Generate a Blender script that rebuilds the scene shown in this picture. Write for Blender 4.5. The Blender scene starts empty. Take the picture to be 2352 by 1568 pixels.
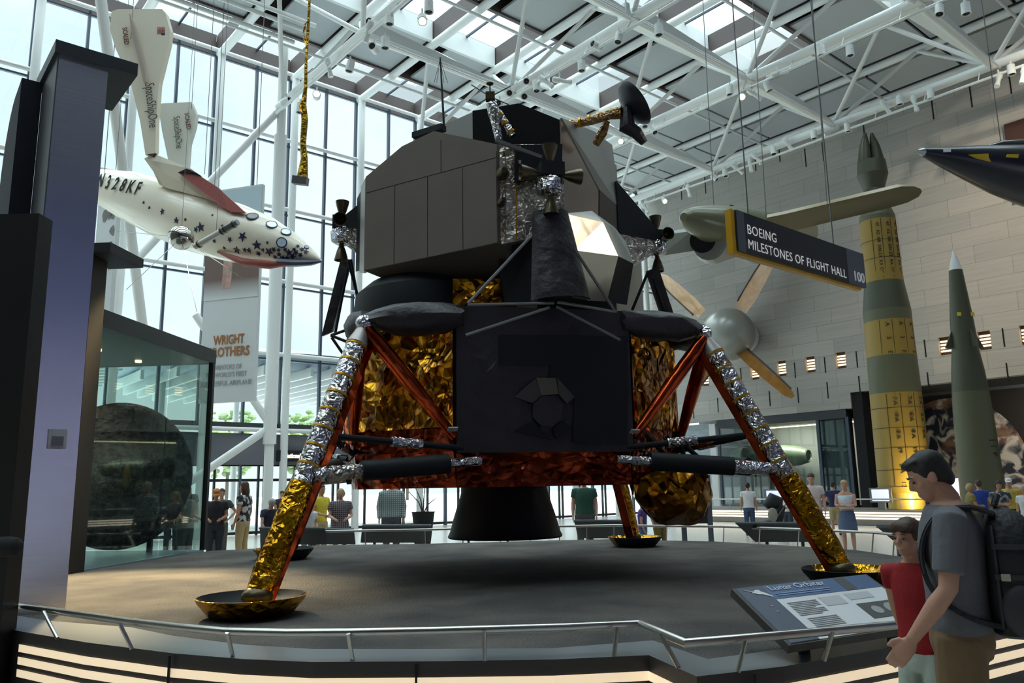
import bpy, bmesh, math, random
from mathutils import Vector, Matrix, noise
from mathutils.bvhtree import BVHTree
SC = bpy.context.scene
COL = SC.collection
PI = math.pi
V3 = Vector
rnd = random.Random(7)

# ------------------------------------------------------------------ camera
FPX = 1830.6
PIT, ROL = math.radians(10.323), math.radians(1.016)
CZ = 1.63
FW = V3((0, math.cos(PIT), math.sin(PIT)))
_u0 = V3((0, -math.sin(PIT), math.cos(PIT)))
_r0 = V3((1, 0, 0))
RT = _r0 * math.cos(ROL) - _u0 * math.sin(ROL)
UP = _u0 * math.cos(ROL) + _r0 * math.sin(ROL)
cd = bpy.data.cameras.new('camera')
cam = bpy.data.objects.new('camera', cd)
COL.objects.link(cam)
cd.sensor_width = 36.0
cd.lens = 36.0 * FPX / 2352.0
cd.clip_start, cd.clip_end = 0.05, 1500
cam.matrix_world = Matrix(((RT.x, UP.x, -FW.x, 0), (RT.y, UP.y, -FW.y, 0), (RT.z, UP.z, -FW.z, CZ), (0, 0, 0, 1)))
SC.camera = cam
SC.view_settings.view_transform = 'Standard'
SC.view_settings.look = 'None'
SC.view_settings.exposure = 0.0
SC.view_settings.gamma = 1.0
SC.view_settings.use_curve_mapping = False
SC.cycles.use_denoising = True
SC.cycles.use_adaptive_sampling = True
SC.cycles.adaptive_threshold = 0.06
SC.cycles.max_bounces = 6
SC.cycles.diffuse_bounces = 3
SC.cycles.glossy_bounces = 3
SC.cycles.transparent_max_bounces = 10
SC.cycles.caustics_reflective = False
SC.cycles.caustics_refractive = False
SC.cycles.sample_clamp_indirect = 6.0

# measuring helpers: points of the hall sighted from the place the photograph was taken
def ray(x, y): return FW + RT * ((x - 1176) / FPX) + UP * ((784 - y) / FPX)
def at_z(x, y, z):
    d = ray(x, y); return V3((0, 0, CZ)) + d * ((z - CZ) / d.z)
def at_d(x, y, Y):
    d = ray(x, y); return V3((0, 0, CZ)) + d * (Y / d.y)
def at_pl(x, y, n, c):
    d = ray(x, y); o = V3((0, 0, CZ)); return o + d * ((c - n.dot(o)) / n.dot(d))
# hall axes: U runs along the glass wall, Vv towards it
PH = math.radians(40.05)
U = V3((math.cos(PH), math.sin(PH), 0)); Vv = V3((-math.sin(PH), math.cos(PH), 0)); ZZ = V3((0, 0, 1))
def UV(u, v, z): return U * u + Vv * v + ZZ * z
DECK = 0.55

# ------------------------------------------------------------------ world and lights
w = bpy.data.worlds.new('sky'); SC.world = w; w.use_nodes = True
nt = w.node_tree; nt.nodes.clear()
N = nt.nodes.new; L = nt.links.new
tc = N('ShaderNodeTexCoord'); sx = N('ShaderNodeSeparateXYZ'); L(tc.outputs['Generated'], sx.inputs[0])
ns = N('ShaderNodeTexNoise'); ns.inputs['Scale'].default_value = 4.0; ns.inputs['Detail'].default_value = 6
L(tc.outputs['Generated'], ns.inputs['Vector'])
cr = N('ShaderNodeValToRGB'); L(ns.outputs['Fac'], cr.inputs[0])
cr.color_ramp.elements[0].position = 0.42; cr.color_ramp.elements[0].color = (0.78, 0.91, 0.98, 1)
cr.color_ramp.elements[1].position = 0.60; cr.color_ramp.elements[1].color = (0.93, 0.99, 1.0, 1)
mr = N('ShaderNodeMapRange'); L(sx.outputs['Z'], mr.inputs['Value'])
mr.inputs['From Min'].default_value = 0.50; mr.inputs['From Max'].default_value = 0.75
mr.inputs['To Min'].default_value = 1.2; mr.inputs['To Max'].default_value = 8.0
bg = N('ShaderNodeBackground'); L(cr.outputs[0], bg.inputs['Color']); L(mr.outputs[0], bg.inputs['Strength'])
ow = N('ShaderNodeOutputWorld'); L(bg.outputs[0], ow.inputs['Surface'])

def light(name, kind, loc, energy, color=(1, 1, 1), target=None, **kw):
    ld = bpy.data.lights.new(name, kind); ld.energy = energy; ld.color = color
    for k, v in kw.items(): setattr(ld, k, v)
    o = bpy.data.objects.new(name, ld); COL.objects.link(o); o.location = loc
    if target is not None:
        o.rotation_euler = (V3(target) - V3(loc)).to_track_quat('-Z', 'Y').to_euler()
    return o
# daylight portals (they only guide sampling of the sky): glass wall and roof
def portal(name, loc, tgt, sx_, sy_, rot=None):
    o = light(name, 'AREA', loc, 1.0, target=None, shape='RECTANGLE', size=sx_, size_y=sy_)
    o.data.cycles.is_portal = True
    o.matrix_world = rot
def basis(x, y, z, loc):
    return Matrix(((x.x, y.x, z.x, loc.x), (x.y, y.y, z.y, loc.y), (x.z, y.z, z.z, loc.z), (0, 0, 0, 1)))
portal('daylight_glass_wall', (0, 0, 0), None, 46, 19, basis(U * -1, ZZ, Vv, UV(9, 29.3, 9.5)))
portal('daylight_roof', (0, 0, 0), None, 46, 32, basis(U, Vv, ZZ, UV(9, 14, 18.7)))

# ------------------------------------------------------------------ materials
def lin(c):
    return tuple(((x / 255) / 12.92 if x / 255 <= 0.04045 else ((x / 255 + 0.055) / 1.055) ** 2.4) for x in c)
MATS = {}
def mat(name, rgb, rough=0.5, metal=0.0, var=0.0, scale=8.0, bump=0.0, bscale=20.0, emit=0.0, ecol=None, spec=0.5, rgb2=None, aniso=0.0, coat=0.0, stretch=None):
    if name in MATS: return MATS[name]
    m = bpy.data.materials.new(name); m.use_nodes = True; t = m.node_tree
    b = t.nodes['Principled BSDF']
    c = lin(rgb)
    b.inputs['Base Color'].default_value = (*c, 1); b.inputs['Roughness'].default_value = rough
    b.inputs['Metallic'].default_value = metal; b.inputs['Specular IOR Level'].default_value = spec
    if aniso: b.inputs['Anisotropic'].default_value = aniso
    if coat: b.inputs['Coat Weight'].default_value = coat
    if var or bump or rgb2:
        tcn = t.nodes.new('ShaderNodeTexCoord'); src = tcn.outputs['Object']
        if stretch:
            mp = t.nodes.new('ShaderNodeMapping'); mp.inputs['Scale'].default_value = stretch
            t.links.new(src, mp.inputs['Vector']); src = mp.outputs[0]
    if var or rgb2:
        n = t.nodes.new('ShaderNodeTexNoise'); n.inputs['Scale'].default_value = scale; n.inputs['Detail'].default_value = 5
        t.links.new(src, n.inputs['Vector'])
        r = t.nodes.new('ShaderNodeValToRGB'); t.links.new(n.outputs['Fac'], r.inputs[0])
        c2 = lin(rgb2) if rgb2 else tuple(min(1, x * (1 + var)) for x in c)
        c1 = c if rgb2 else tuple(x * (1 - var) for x in c)
        r.color_ramp.elements[0].position = 0.35; r.color_ramp.elements[1].position = 0.65
        r.color_ramp.elements[0].color = (*c1, 1); r.color_ramp.elements[1].color = (*c2, 1)
        t.links.new(r.outputs[0], b.inputs['Base Color'])
    if bump:
        n2 = t.nodes.new('ShaderNodeTexNoise'); n2.inputs['Scale'].default_value = bscale; n2.inputs['Detail'].default_value = 4
        t.links.new(src, n2.inputs['Vector'])
        bp = t.nodes.new('ShaderNodeBump'); bp.inputs['Strength'].default_value = bump; bp.inputs['Distance'].default_value = 0.05
        t.links.new(n2.outputs['Fac'], bp.inputs['Height']); t.links.new(bp.outputs[0], b.inputs['Normal'])
    if emit:
        b.inputs['Emission Color'].default_value = (*(lin(ecol) if ecol else c), 1); b.inputs['Emission Strength'].default_value = emit
    MATS[name] = m
    return m
def foil(name, rgb, rgb2, rough=0.16, scale=5.0, strength=0.9, dist=0.12, var_scale=3.0):
    """crumpled metallised film: voronoi creases bend the normal"""
    m = bpy.data.materials.new(name); m.use_nodes = True; t = m.node_tree; b = t.nodes['Principled BSDF']
    b.inputs['Metallic'].default_value = 1.0; b.inputs['Roughness'].default_value = rough
    tcn = t.nodes.new('ShaderNodeTexCoord')
    n0 = t.nodes.new('ShaderNodeTexNoise'); n0.inputs['Scale'].default_value = scale * 0.6; n0.inputs['Detail'].default_value = 2
    t.links.new(tcn.outputs['Object'], n0.inputs['Vector'])
    mx = t.nodes.new('ShaderNodeMix'); mx.data_type = 'VECTOR'; mx.inputs['Factor'].default_value = 0.25
    t.links.new(tcn.outputs['Object'], mx.inputs[4]); t.links.new(n0.outputs['Color'], mx.inputs[5])
    v = t.nodes.new('ShaderNodeTexVoronoi'); v.inputs['Scale'].default_value = scale
    t.links.new(mx.outputs[1], v.inputs['Vector'])
    v2 = t.nodes.new('ShaderNodeTexVoronoi'); v2.inputs['Scale'].default_value = scale * 2.7
    t.links.new(mx.outputs[1], v2.inputs['Vector'])
    ad = t.nodes.new('ShaderNodeMath'); ad.operation = 'MULTIPLY_ADD'; ad.inputs[1].default_value = 0.35
    t.links.new(v2.outputs['Distance'], ad.inputs[0]); t.links.new(v.outputs['Distance'], ad.inputs[2])
    bp = t.nodes.new('ShaderNodeBump'); bp.inputs['Strength'].default_value = strength; bp.inputs['Distance'].default_value = dist
    t.links.new(ad.outputs[0], bp.inputs['Height']); t.links.new(bp.outputs[0], b.inputs['Normal'])
    n = t.nodes.new('ShaderNodeTexNoise'); n.inputs['Scale'].default_value = var_scale; n.inputs['Detail'].default_value = 3
    t.links.new(tcn.outputs['Object'], n.inputs['Vector'])
    r = t.nodes.new('ShaderNodeValToRGB'); t.links.new(n.outputs['Fac'], r.inputs[0])
    r.color_ramp.elements[0].position = 0.38; r.color_ramp.elements[1].position = 0.62
    r.color_ramp.elements[0].color = (*lin(rgb), 1); r.color_ramp.elements[1].color = (*lin(rgb2), 1)
    t.links.new(r.outputs[0], b.inputs['Base Color'])
    MATS[name] = m
    return m
def glass(name, tint=(0.93, 0.97, 0.96), refl=0.07, edge=0.35):
    m = bpy.data.materials.new(name); m.use_nodes = True; t = m.node_tree; t.nodes.clear()
    tr = t.nodes.new('ShaderNodeBsdfTransparent'); tr.inputs['Color'].default_value = (*tint, 1)
    gl = t.nodes.new('ShaderNodeBsdfGlossy'); gl.inputs['Roughness'].default_value = 0.02
    lw = t.nodes.new('ShaderNodeLayerWeight'); lw.inputs['Blend'].default_value = 0.12
    ma = t.nodes.new('ShaderNodeMath'); ma.operation = 'MULTIPLY_ADD'; ma.inputs[1].default_value = edge; ma.inputs[2].default_value = refl * 0.5
    t.links.new(lw.outputs['Fresnel'], ma.inputs[0])
    mx = t.nodes.new('ShaderNodeMixShader'); t.links.new(ma.outputs[0], mx.inputs[0])
    t.links.new(tr.outputs[0], mx.inputs[1]); t.links.new(gl.outputs[0], mx.inputs[2])
    o = t.nodes.new('ShaderNodeOutputMaterial'); t.links.new(mx.outputs[0], o.inputs[0])
    MATS[name] = m
    return m

# ------------------------------------------------------------------ mesh builder
def frame_of(d):
    d = d.normalized(); a = ZZ if abs(d.z) < 0.95 else V3((1, 0, 0))
    x = a.cross(d).normalized(); return x, d.cross(x).normalized(), d
class MB:
    def __init__(s): s.v = []; s.f = []; s.mi = []; s.cur = 0
    def add(s, vs, fs):
        o = len(s.v); s.v += [V3(p) for p in vs]
        for f in fs: s.f.append([i + o for i in f]); s.mi.append(s.cur)
        return s
    def box(s, c, size, x=None, y=None, z=None):
        c = V3(c); x = x or V3((1, 0, 0)); y = y or V3((0, 1, 0)); z = z or ZZ
        h = [t / 2 for t in size]
        vs = [c + x * (i * h[0]) + y * (j * h[1]) + z * (k * h[2]) for i in (-1, 1) for j in (-1, 1) for k in (-1, 1)]
        return s.add(vs, [(0, 1, 3, 2), (4, 6, 7, 5), (0, 4, 5, 1), (2, 3, 7, 6), (0, 2, 6, 4), (1, 5, 7, 3)])
    def beam(s, a, b, wd, ht, up=None):
        a, b = V3(a), V3(b); d = (b - a); L_ = d.length; d = d / L_
        up = V3(up) if up else (ZZ if abs(d.z) < 0.95 else V3((1, 0, 0)))
        y = up.cross(d).normalized(); z = d.cross(y).normalized()
        return s.box((a + b) / 2, (L_, wd, ht), d, y, z)
    def tube(s, a, b, r0, r1=None, n=12, caps=True):
        a, b = V3(a), V3(b); r1 = r0 if r1 is None else r1
        x, y, d = frame_of(b - a)
        vs = []
        for p, r in ((a, r0), (b, r1)):
            for i in range(n):
                t = 2 * PI * i / n; vs.append(p + (x * math.cos(t) + y * math.sin(t)) * r)
        fs = [(i, (i + 1) % n, n + (i + 1) % n, n + i) for i in range(n)]
        if caps: fs += [tuple(range(n - 1, -1, -1)), tuple(range(n, 2 * n))]
        return s.add(vs, fs)
    def path(s, pts, r, n=10, caps=True):
        pts = [V3(p) for p in pts]; rs = r if isinstance(r, (list, tuple)) else [r] * len(pts)
        x, y, d = frame_of(pts[1] - pts[0]); vs = []; m = len(pts)
        for k, p in enumerate(pts):
            t = (pts[min(k + 1, m - 1)] - pts[max(k - 1, 0)]).normalized()
            x = (x - t * x.dot(t)).normalized(); y = t.cross(x)
            for i in range(n):
                a = 2 * PI * i / n; vs.append(p + (x * math.cos(a) + y * math.sin(a)) * rs[k])
        fs = []
        for k in range(m - 1):
            fs += [(k * n + i, k * n + (i + 1) % n, (k + 1) * n + (i + 1) % n, (k + 1) * n + i) for i in range(n)]
        if caps: fs += [tuple(range(n - 1, -1, -1)), tuple(range((m - 1) * n, m * n))]
        return s.add(vs, fs)
    def lathe(s, prof, o=(0, 0, 0), axis=(0, 0, 1), n=32, caps=True, xref=None):
        """prof: list of (radius, height along axis)"""
        o = V3(o); x, y, d = frame_of(V3(axis))
        if xref is not None:
            x = (V3(xref) - d * V3(xref).dot(d)).normalized(); y = d.cross(x)
        vs = []; m = len(prof)
        for r, h in prof:
            for i in range(n):
                a = 2 * PI * i / n; vs.append(o + d * h + (x * math.cos(a) + y * math.sin(a)) * max(r, 1e-4))
        fs = []
        for k in range(m - 1):
            fs += [(k * n + i, k * n + (i + 1) % n, (k + 1) * n + (i + 1) % n, (k + 1) * n + i) for i in range(n)]
        if caps: fs += [tuple(range(n - 1, -1, -1)), tuple(range((m - 1) * n, m * n))]
        return s.add(vs, fs)
    def loft(s, rings, caps=True):
        n = len(rings[0]); vs = [p for r in rings for p in r]; fs = []
        for k in range(len(rings) - 1):
            fs += [(k * n + i, k * n + (i + 1) % n, (k + 1) * n + (i + 1) % n, (k + 1) * n + i) for i in range(n)]
        if caps: fs += [tuple(range(n - 1, -1, -1)), tuple(range((len(rings) - 1) * n, len(rings) * n))]
        return s.add(vs, fs)
    def ell(s, c, rx, ry, rz, x=None, y=None, z=None, nu=16, nv=10):
        c = V3(c); x = x or V3((1, 0, 0)); y = y or V3((0, 1, 0)); z = z or ZZ
        rings = []
        for k in range(nv + 1):
            p = PI * (k / nv) ; p = min(max(p, 0.02), PI - 0.02)
            rings.append([c + x * (rx * math.sin(p) * math.cos(2 * PI * i / nu)) + y * (ry * math.sin(p) * math.sin(2 * PI * i / nu)) - z * (rz * math.cos(p)) for i in range(nu)])
        return s.loft(rings)
    def prism(s, poly, ext):
        poly = [V3(p) for p in poly]; ext = V3(ext); n = len(poly)
        vs = poly + [p + ext for p in poly]
        return s.add(vs, [tuple(range(n - 1, -1, -1)), tuple(range(n, 2 * n))] + [(i, (i + 1) % n, n + (i + 1) % n, n + i) for i in range(n)])
    def build(s, name, mats, parent=None, smooth=True, ang=35, base=None, fixn=True, group=None):
        me = bpy.data.meshes.new(name)
        off = V3((0, 0, 0))
        if parent is not None: off = V3(parent.get('_w', (0, 0, 0)))
        elif base is not None: off = V3(base)
        elif s.v:
            zs = min(p.z for p in s.v); off = V3((sum(p.x for p in s.v) / len(s.v), sum(p.y for p in s.v) / len(s.v), zs))
        me.from_pydata([p - off for p in s.v], [], s.f)
        for m in (mats if isinstance(mats, (list, tuple)) else [mats]): me.materials.append(m)
        for p, i in zip(me.polygons, s.mi): p.material_index = i
        if fixn:
            bm = bmesh.new(); bm.from_mesh(me); bmesh.ops.recalc_face_normals(bm, faces=bm.faces); bm.to_mesh(me); bm.free()
        if smooth:
            me.polygons.foreach_set('use_smooth', [True] * len(me.polygons)); me.set_sharp_from_angle(angle=math.radians(ang))
        me.update()
        o = bpy.data.objects.new(name, me); COL.objects.link(o)
        if parent is not None:
            o.parent = parent; o['_w'] = tuple(off)
        else:
            o.location = off; o['_w'] = tuple(off)
        return o
def tag(o, label, cat, group=None, kind=None):
    o['label'] = label; o['category'] = cat
    if group: o['group'] = group
    if kind: o['kind'] = kind
    return o
def thing(name, label, cat, loc, group=None, kind=None):
    o = bpy.data.objects.new(name, None); COL.objects.link(o); o.location = loc; o['_w'] = tuple(loc); o.empty_display_size = 0.1
    return tag(o, label, cat, group, kind)
def struct(name, loc=(0, 0, 0)):
    o = bpy.data.objects.new(name, None); COL.objects.link(o); o.location = loc; o['_w'] = tuple(loc); o['kind'] = 'structure'; return o
def st(o): o['kind'] = 'structure'; return o
def dup(root, loc, label=None, rotz=None):
    r = root.copy(); COL.objects.link(r); r.location = loc
    if label: r['label'] = label
    if rotz is not None: r.rotation_euler = (0, 0, rotz)
    for ch in list(root.children):
        c = ch.copy(); COL.objects.link(c); c.parent = r
        for g in list(ch.children):
            d = g.copy(); COL.objects.link(d); d.parent = c
    return r
def text(body, size, o, x, y, m, parent, name='lettering', ext=0.004, align='LEFT', space=1.0, sxx=1.0, bold=0.0, width=None):
    """lettering as a real raised mesh: origin o, reading direction x, up y"""
    c = bpy.data.curves.new(name, 'FONT'); c.body = body; c.size = size; c.extrude = ext; c.align_x = align
    c.space_character = space; c.offset = bold; c.resolution_u = 3
    c.materials.append(m)
    tmp = bpy.data.objects.new(name, c); me = bpy.data.meshes.new_from_object(tmp); bpy.data.objects.remove(tmp)
    me.materials.clear(); me.materials.append(m)
    if width: sxx = width / max(1e-3, max(q.co.x for q in me.vertices))
    ob = bpy.data.objects.new(name, me); COL.objects.link(ob)
    x = V3(x).normalized(); y = V3(y).normalized(); z = x.cross(y).normalized(); y = z.cross(x)
    ob.parent = parent; off = V3(parent.get('_w', (0, 0, 0)))
    ob.matrix_local = basis(x * sxx, y, z, V3(o) - off)
    return ob

def skin_of(o):
    """the outer skin of a finished mesh, so that decals can be laid onto it"""
    me = o.data; off = V3(o['_w']); t = BVHTree.FromPolygons([v.co + off for v in me.vertices], [tuple(p.vertices) for p in me.polygons])
    def hit(x, y, lift=.015):
        p, n, i, d = t.ray_cast(V3((0, 0, CZ)), ray(x, y).normalized())
        if p is None: p, n, i, d = t.find_nearest(at_d(x, y, 19))
        if n.dot(ray(x, y)) > 0: n = -n
        return p + n * lift, n
    return hit
# ------------------------------------------------------------------ the hall: floor, walls, roof
WHITE = mat('white_paint', (226, 228, 226), 0.4)
WHITE2 = mat('white_steel', (214, 217, 215), 0.45)
GREYP = mat('grey_soffit', (172, 176, 178), 0.8)
BROWN = mat('roof_beam_brown', (84, 74, 72), 0.5, spec=0.3)
DARKM = mat('mullion_dark', (66, 76, 92), 0.4)
BLACK = mat('black_metal', (26, 27, 30), 0.5)
BLACKM = mat('black_matte', (22, 22, 24), 0.85)
GLASS = glass('window_glass', (0.93, 0.98, 0.985))
CASEG = glass('case_glass', (0.82, 0.89, 0.87), 0.08, 0.2)
STEEL = mat('brushed_steel', (196, 194, 190), 0.3, 1.0, var=0.08, scale=3, stretch=(1, 1, 60))
CHROME = mat('chrome', (220, 220, 222), 0.12, 1.0)
RAILM = mat('rail_steel', (190, 186, 180), 0.28, 1.0)

FLOORM = mat('terrazzo', (196, 190, 180), 0.22, var=0.05, scale=30)
fl = MB(); fl.box(UV(13, 3.5, -0.05), (66, 63, 0.1), U, Vv, ZZ)
st(fl.build('floor', FLOORM, smooth=False))

# --- glass wall on v = 30
GV = 30.0
win = struct('window_1', UV(11, GV, 0))
m = MB(); m.box(UV(11, GV + 0.05, 11.4), (50.6, 0.02, 15.0), U, Vv, ZZ); m.build('glass_pane', GLASS, win, False)
m = MB(); m.box(UV(11, GV + 0.05, 1.3), (50.6, 0.02, 2.5), U, Vv, ZZ); m.build('glass_pane', GLASS, win, False)
US = [10.1 + 3.15 * k for k in range(-7, 9) if -13 < 10.1 + 3.15 * k < 36]
for u in US:
    m = MB(); m.tube(UV(u, GV - 0.32, 0), UV(u, GV - 0.32, 19.0), 0.15, n=14); m.build('post', WHITE, win)
    for du, z0 in ((-0.12, 3.9), (1.575, 0.0), (-0.12, 0.0)):
        if du < 0 and z0 == 0.0: continue
        m = MB(); m.box(UV(u + du, GV, 9.5 if z0 == 0 else (19 + z0) / 2), (0.09, 0.16, 19 if z0 == 0 else 19 - z0), U, Vv, ZZ); m.build('mullion', DARKM, win, False)
    for du in (-0.62, 0.62, 2.3):       # door frames at ground level
        m = MB(); m.box(UV(u + du, GV, 1.3), (0.07, 0.1, 2.6), U, Vv, ZZ); m.build('door_frame', BLACK, win, False)
for z in (19.0, 16.0, 13.0, 9.95, 6.95, 3.95):
    m = MB(); m.tube(UV(-14, GV - 0.2, z), UV(36.2, GV - 0.2, z), 0.085, n=10); m.build('transom', WHITE, win)
    m = MB(); m.box(UV(11, GV, z - 0.18), (50.6, 0.1, 0.07), U, Vv, ZZ); m.build('transom_bar', DARKM, win, False)
m = MB(); m.box(UV(11, GV - 0.02, 4.05), (50.6, 0.3, 0.32), U, Vv, ZZ); m.build('spandrel', mat('spandrel_dark', (52, 58, 64), 0.5), win, False)
m = MB(); m.box(UV(11, GV, 3.2), (50.6, 0.2, 1.15), U, Vv, ZZ); m.build('panel', mat('entrance_panel', (104, 106, 114), 0.5), win, False)
for z in (2.62, 2.05, 0.1):
    m = MB(); m.box(UV(11, GV, z), (50.6, 0.12, 0.1), U, Vv, ZZ); m.build('door_header', BLACK, win, False)
nm_ = at_pl(652, 1051, Vv, GV - 0.37); nw = (at_pl(712, 1051, Vv, GV - 0.37) - nm_).dot(U)
sg = tag(MB().box(nm_ + U * (nw / 2) + Vv * .07 + ZZ * .08, (nw + .5, 0.12, 0.42), U, Vv, ZZ).build('exit_sign', BLACKM, None, False, base=nm_), 'black sign box reading National Mall above the entrance doors', 'sign')
text('National Mall', 0.24, nm_, U, ZZ, mat('sign_glow', (255, 250, 235), emit=1.0), sg, bold=0.012, width=nw)

# --- outside: plaza, trees, entrance canopy
gp = MB(); gp.box(UV(0, 130, -0.12), (400, 200, 0.1), U, Vv, ZZ); st(gp.build('ground', mat('plaza', (214, 214, 208), 0.9), smooth=False))
LEAF = mat('tree_leaves', (112, 136, 88), 0.9, rgb2=(154, 172, 122), scale=0.8)
BARK = mat('tree_bark', (90, 80, 70), 0.9)
r = random.Random(3)
for i in range(15):
    a = (-40 + i * 8.2)
    p = UV(a + r.uniform(-.6, .6), 95 + r.uniform(-6, 10), -0.07); h = r.uniform(10.0, 14.0)
    t = thing('tree', ('tall' if h > 12 else 'low') + ' leafy green tree seen through the glass beyond the plaza', 'tree', p, 'trees beyond the glass wall')
    MB().tube(p, p + ZZ * h * 0.5, 0.22, 0.14, 8).build('trunk', BARK, t)
    mb = MB()
    for k in range(240):
        q = V3((r.gauss(0, 1), r.gauss(0, 1), r.gauss(0, 1))).normalized() * r.uniform(0.5, 1)
        c = p + V3((q.x * h * 0.3, q.y * h * 0.3, h * 0.62 + q.z * h * 0.36)); s_ = r.uniform(0.25, 0.55)
        mb.ell(c, s_, s_, s_ * 0.7, nu=6, nv=4)
    mb.build('crown', LEAF, t)
cn = thing('entrance_canopy', 'oval white canopy with slatted underside outside the glass wall', 'canopy', UV(16, 38, 0))
prof = [(0.1, 0), (6.4, 0.0), (7.0, 0.28), (7.1, 0.55), (6.5, 0.8), (3.5, 1.3), (0.1, 1.5)]
mb = MB(); mb.lathe(prof, UV(16, 38, 6.75), n=48, caps=False)
mb.build('roof', mat('canopy_blue', (150, 165, 185), 0.35), cn)
for i in range(15):
    x = -6.5 + 13 * i / 14; h = math.sqrt(max(0.1, 6.9 ** 2 - x * x))
    MB().box(UV(16 + x, 38, 6.58), (0.14, 2 * h, 0.4), U, Vv, ZZ).build('slat', WHITE, cn, False)
for du, dv in ((-5, 0), (5, 0), (0, 4)):
    MB().tube(UV(16 + du, 38 + dv, -0.07), UV(16 + du, 38 + dv, 6.7), 0.16).build('column', WHITE, cn)
cw = thing('sloping_canopy_wing', 'white slatted canopy wing sloping down behind the hanging banner', 'canopy', UV(4, 35, 0))
for i in range(9):
    MB().beam(UV(0.5, 32.6 + i * 0.62, 5.3), UV(8.2, 32.6 + i * 0.62, 6.6 - 0.06 * i), 0.5, 0.16).build('slat', WHITE2, cw, False)
for k in range(3): MB().tube(UV(0.8 + k * 3.2, 35.5, -0.07), UV(0.8 + k * 3.2, 35.5, 5.2 + 0.5 * k), 0.14).build('column', WHITE, cw)

# --- far side of the hall and the parts behind the camera
WALLD = mat('dim_wall', (96, 92, 88), 0.85)
w2 = struct('window_2', UV(8, -28, 0))
TINT = glass('tinted_glass', (0.14, 0.17, 0.31), 0.05)
MB().box(UV(8, -28, 4.6), (56, 0.03, 9.0), U, Vv, ZZ).build('glass_pane', glass('clear_glass', (0.42, 0.40, 0.49), 0.05), w2, False)
MB().box(UV(8, -28, 12.6), (56, 0.03, 7.0), U, Vv, ZZ).build('glass_pane', TINT, w2, False)
MB().box(UV(8, -28, 17.6), (56, 0.3, 3.2), U, Vv, ZZ).build('upper_panel', WALLD, w2, False)
for k in range(19): MB().box(UV(-20 + k * 3.15, -27.9, 9.5), (0.16, 0.2, 19), U, Vv, ZZ).build('mullion', DARKM, w2, False)
for z in (0.2, 4, 7, 10, 13, 16, 19): MB().box(UV(8, -27.9, z), (56, 0.2, 0.2), U, Vv, ZZ).build('transom', WHITE2, w2, False)
gp2 = MB(); gp2.box(UV(0, -98, -0.12), (300, 140, 0.1), U, Vv, ZZ); st(gp2.build('ground_2', mat('plaza', (214, 214, 208), 0.9), smooth=False))
st(MB().box(UV(-14.5, 1, 9.5), (0.3, 59, 19.5), U, Vv, ZZ).build('wall_left', WALLD, None, False))

# --- travertine wall on u = 32
def stone():
    m = bpy.data.materials.new('travertine'); m.use_nodes = True; t = m.node_tree; b = t.nodes['Principled BSDF']; b.inputs['Roughness'].default_value = 0.75
    tcn = t.nodes.new('ShaderNodeTexCoord'); mp = t.nodes.new('ShaderNodeMapping'); mp.inputs['Rotation'].default_value = (PI / 2, 0, 0)
    sp = t.nodes.new('ShaderNodeSeparateXYZ'); cb = t.nodes.new('ShaderNodeCombineXYZ')
    t.links.new(tcn.outputs['Object'], sp.inputs[0]); t.links.new(sp.outputs['Y'], cb.inputs['X']); t.links.new(sp.outputs['Z'], cb.inputs['Y'])
    bk = t.nodes.new('ShaderNodeTexBrick'); t.links.new(cb.outputs[0], bk.inputs['Vector'])
    bk.inputs['Scale'].default_value = 1.0; bk.inputs['Brick Width'].default_value = 2.2; bk.inputs['Row Height'].default_value = 0.76
    bk.inputs['Mortar Size'].default_value = 0.006; bk.offset = 0.37
    bk.inputs['Color1'].default_value = (*lin((186, 180, 172)), 1); bk.inputs['Color2'].default_value = (*lin((172, 168, 162)), 1); bk.inputs['Mortar'].default_value = (*lin((118, 112, 106)), 1)
    mp2 = t.nodes.new('ShaderNodeMapping'); mp2.inputs['Scale'].default_value = (0.35, 7, 1); t.links.new(cb.outputs[0], mp2.inputs['Vector'])
    n = t.nodes.new('ShaderNodeTexNoise'); n.inputs['Scale'].default_value = 1.3; n.inputs['Detail'].default_value = 6; t.links.new(mp2.outputs[0], n.inputs['Vector'])
    mx = t.nodes.new('ShaderNodeMix'); mx.data_type = 'RGBA'; mx.blend_type = 'MULTIPLY'; mx.inputs['Factor'].default_value = 0.35
    r = t.nodes.new('ShaderNodeValToRGB'); r.color_ramp.elements[0].position = 0.3; r.color_ramp.elements[0].color = (0.62, 0.62, 0.63, 1); r.color_ramp.elements[1].position = 0.7
    t.links.new(n.outputs['Fac'], r.inputs[0]); t.links.new(bk.outputs['Color'], mx.inputs[6]); t.links.new(r.outputs[0], mx.inputs[7]); t.links.new(mx.outputs[2], b.inputs['Base Color'])
    return m
STONE = stone()
TU = 36.2
def wall_piece(v0, v1, z0, z1, name='stone_panel', m_=STONE, parent=None, uu=TU, th=0.5):
    o = MB(); hx = th / 2
    # local axes rotate with the hall: build in hall coordinates and rotate the object
    o.box((0, (v0 + v1) / 2, (z0 + z1) / 2), (th, v1 - v0, z1 - z0))
    me = o.build(name, m_, None, False, base=(0, 0, 0)); me.rotation_euler = (0, 0, PH); me.location = UV(uu + hx, 0, 0)
    if parent is not None:
        me.parent = parent; me.matrix_local = Matrix.Translation(me.location - V3(parent['_w'])) @ Matrix.Rotation(PH, 4, 'Z')
    return me
wr = struct('wall_right', UV(TU, 10, 0))
_l0, _l1 = at_pl(1795, 844, U, TU), at_pl(1931, 828, U, TU)
LSP = (_l0 - _l1).dot(Vv) / 2; LZ = (_l0.z + _l1.z) / 2
LV = [_l1.dot(Vv) + LSP * k for k in (5, 4, 3, 2, 1, 0, -1, -2, -3, -4, -5, -6)]      # lamps along the wall
LH = 0.40
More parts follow.
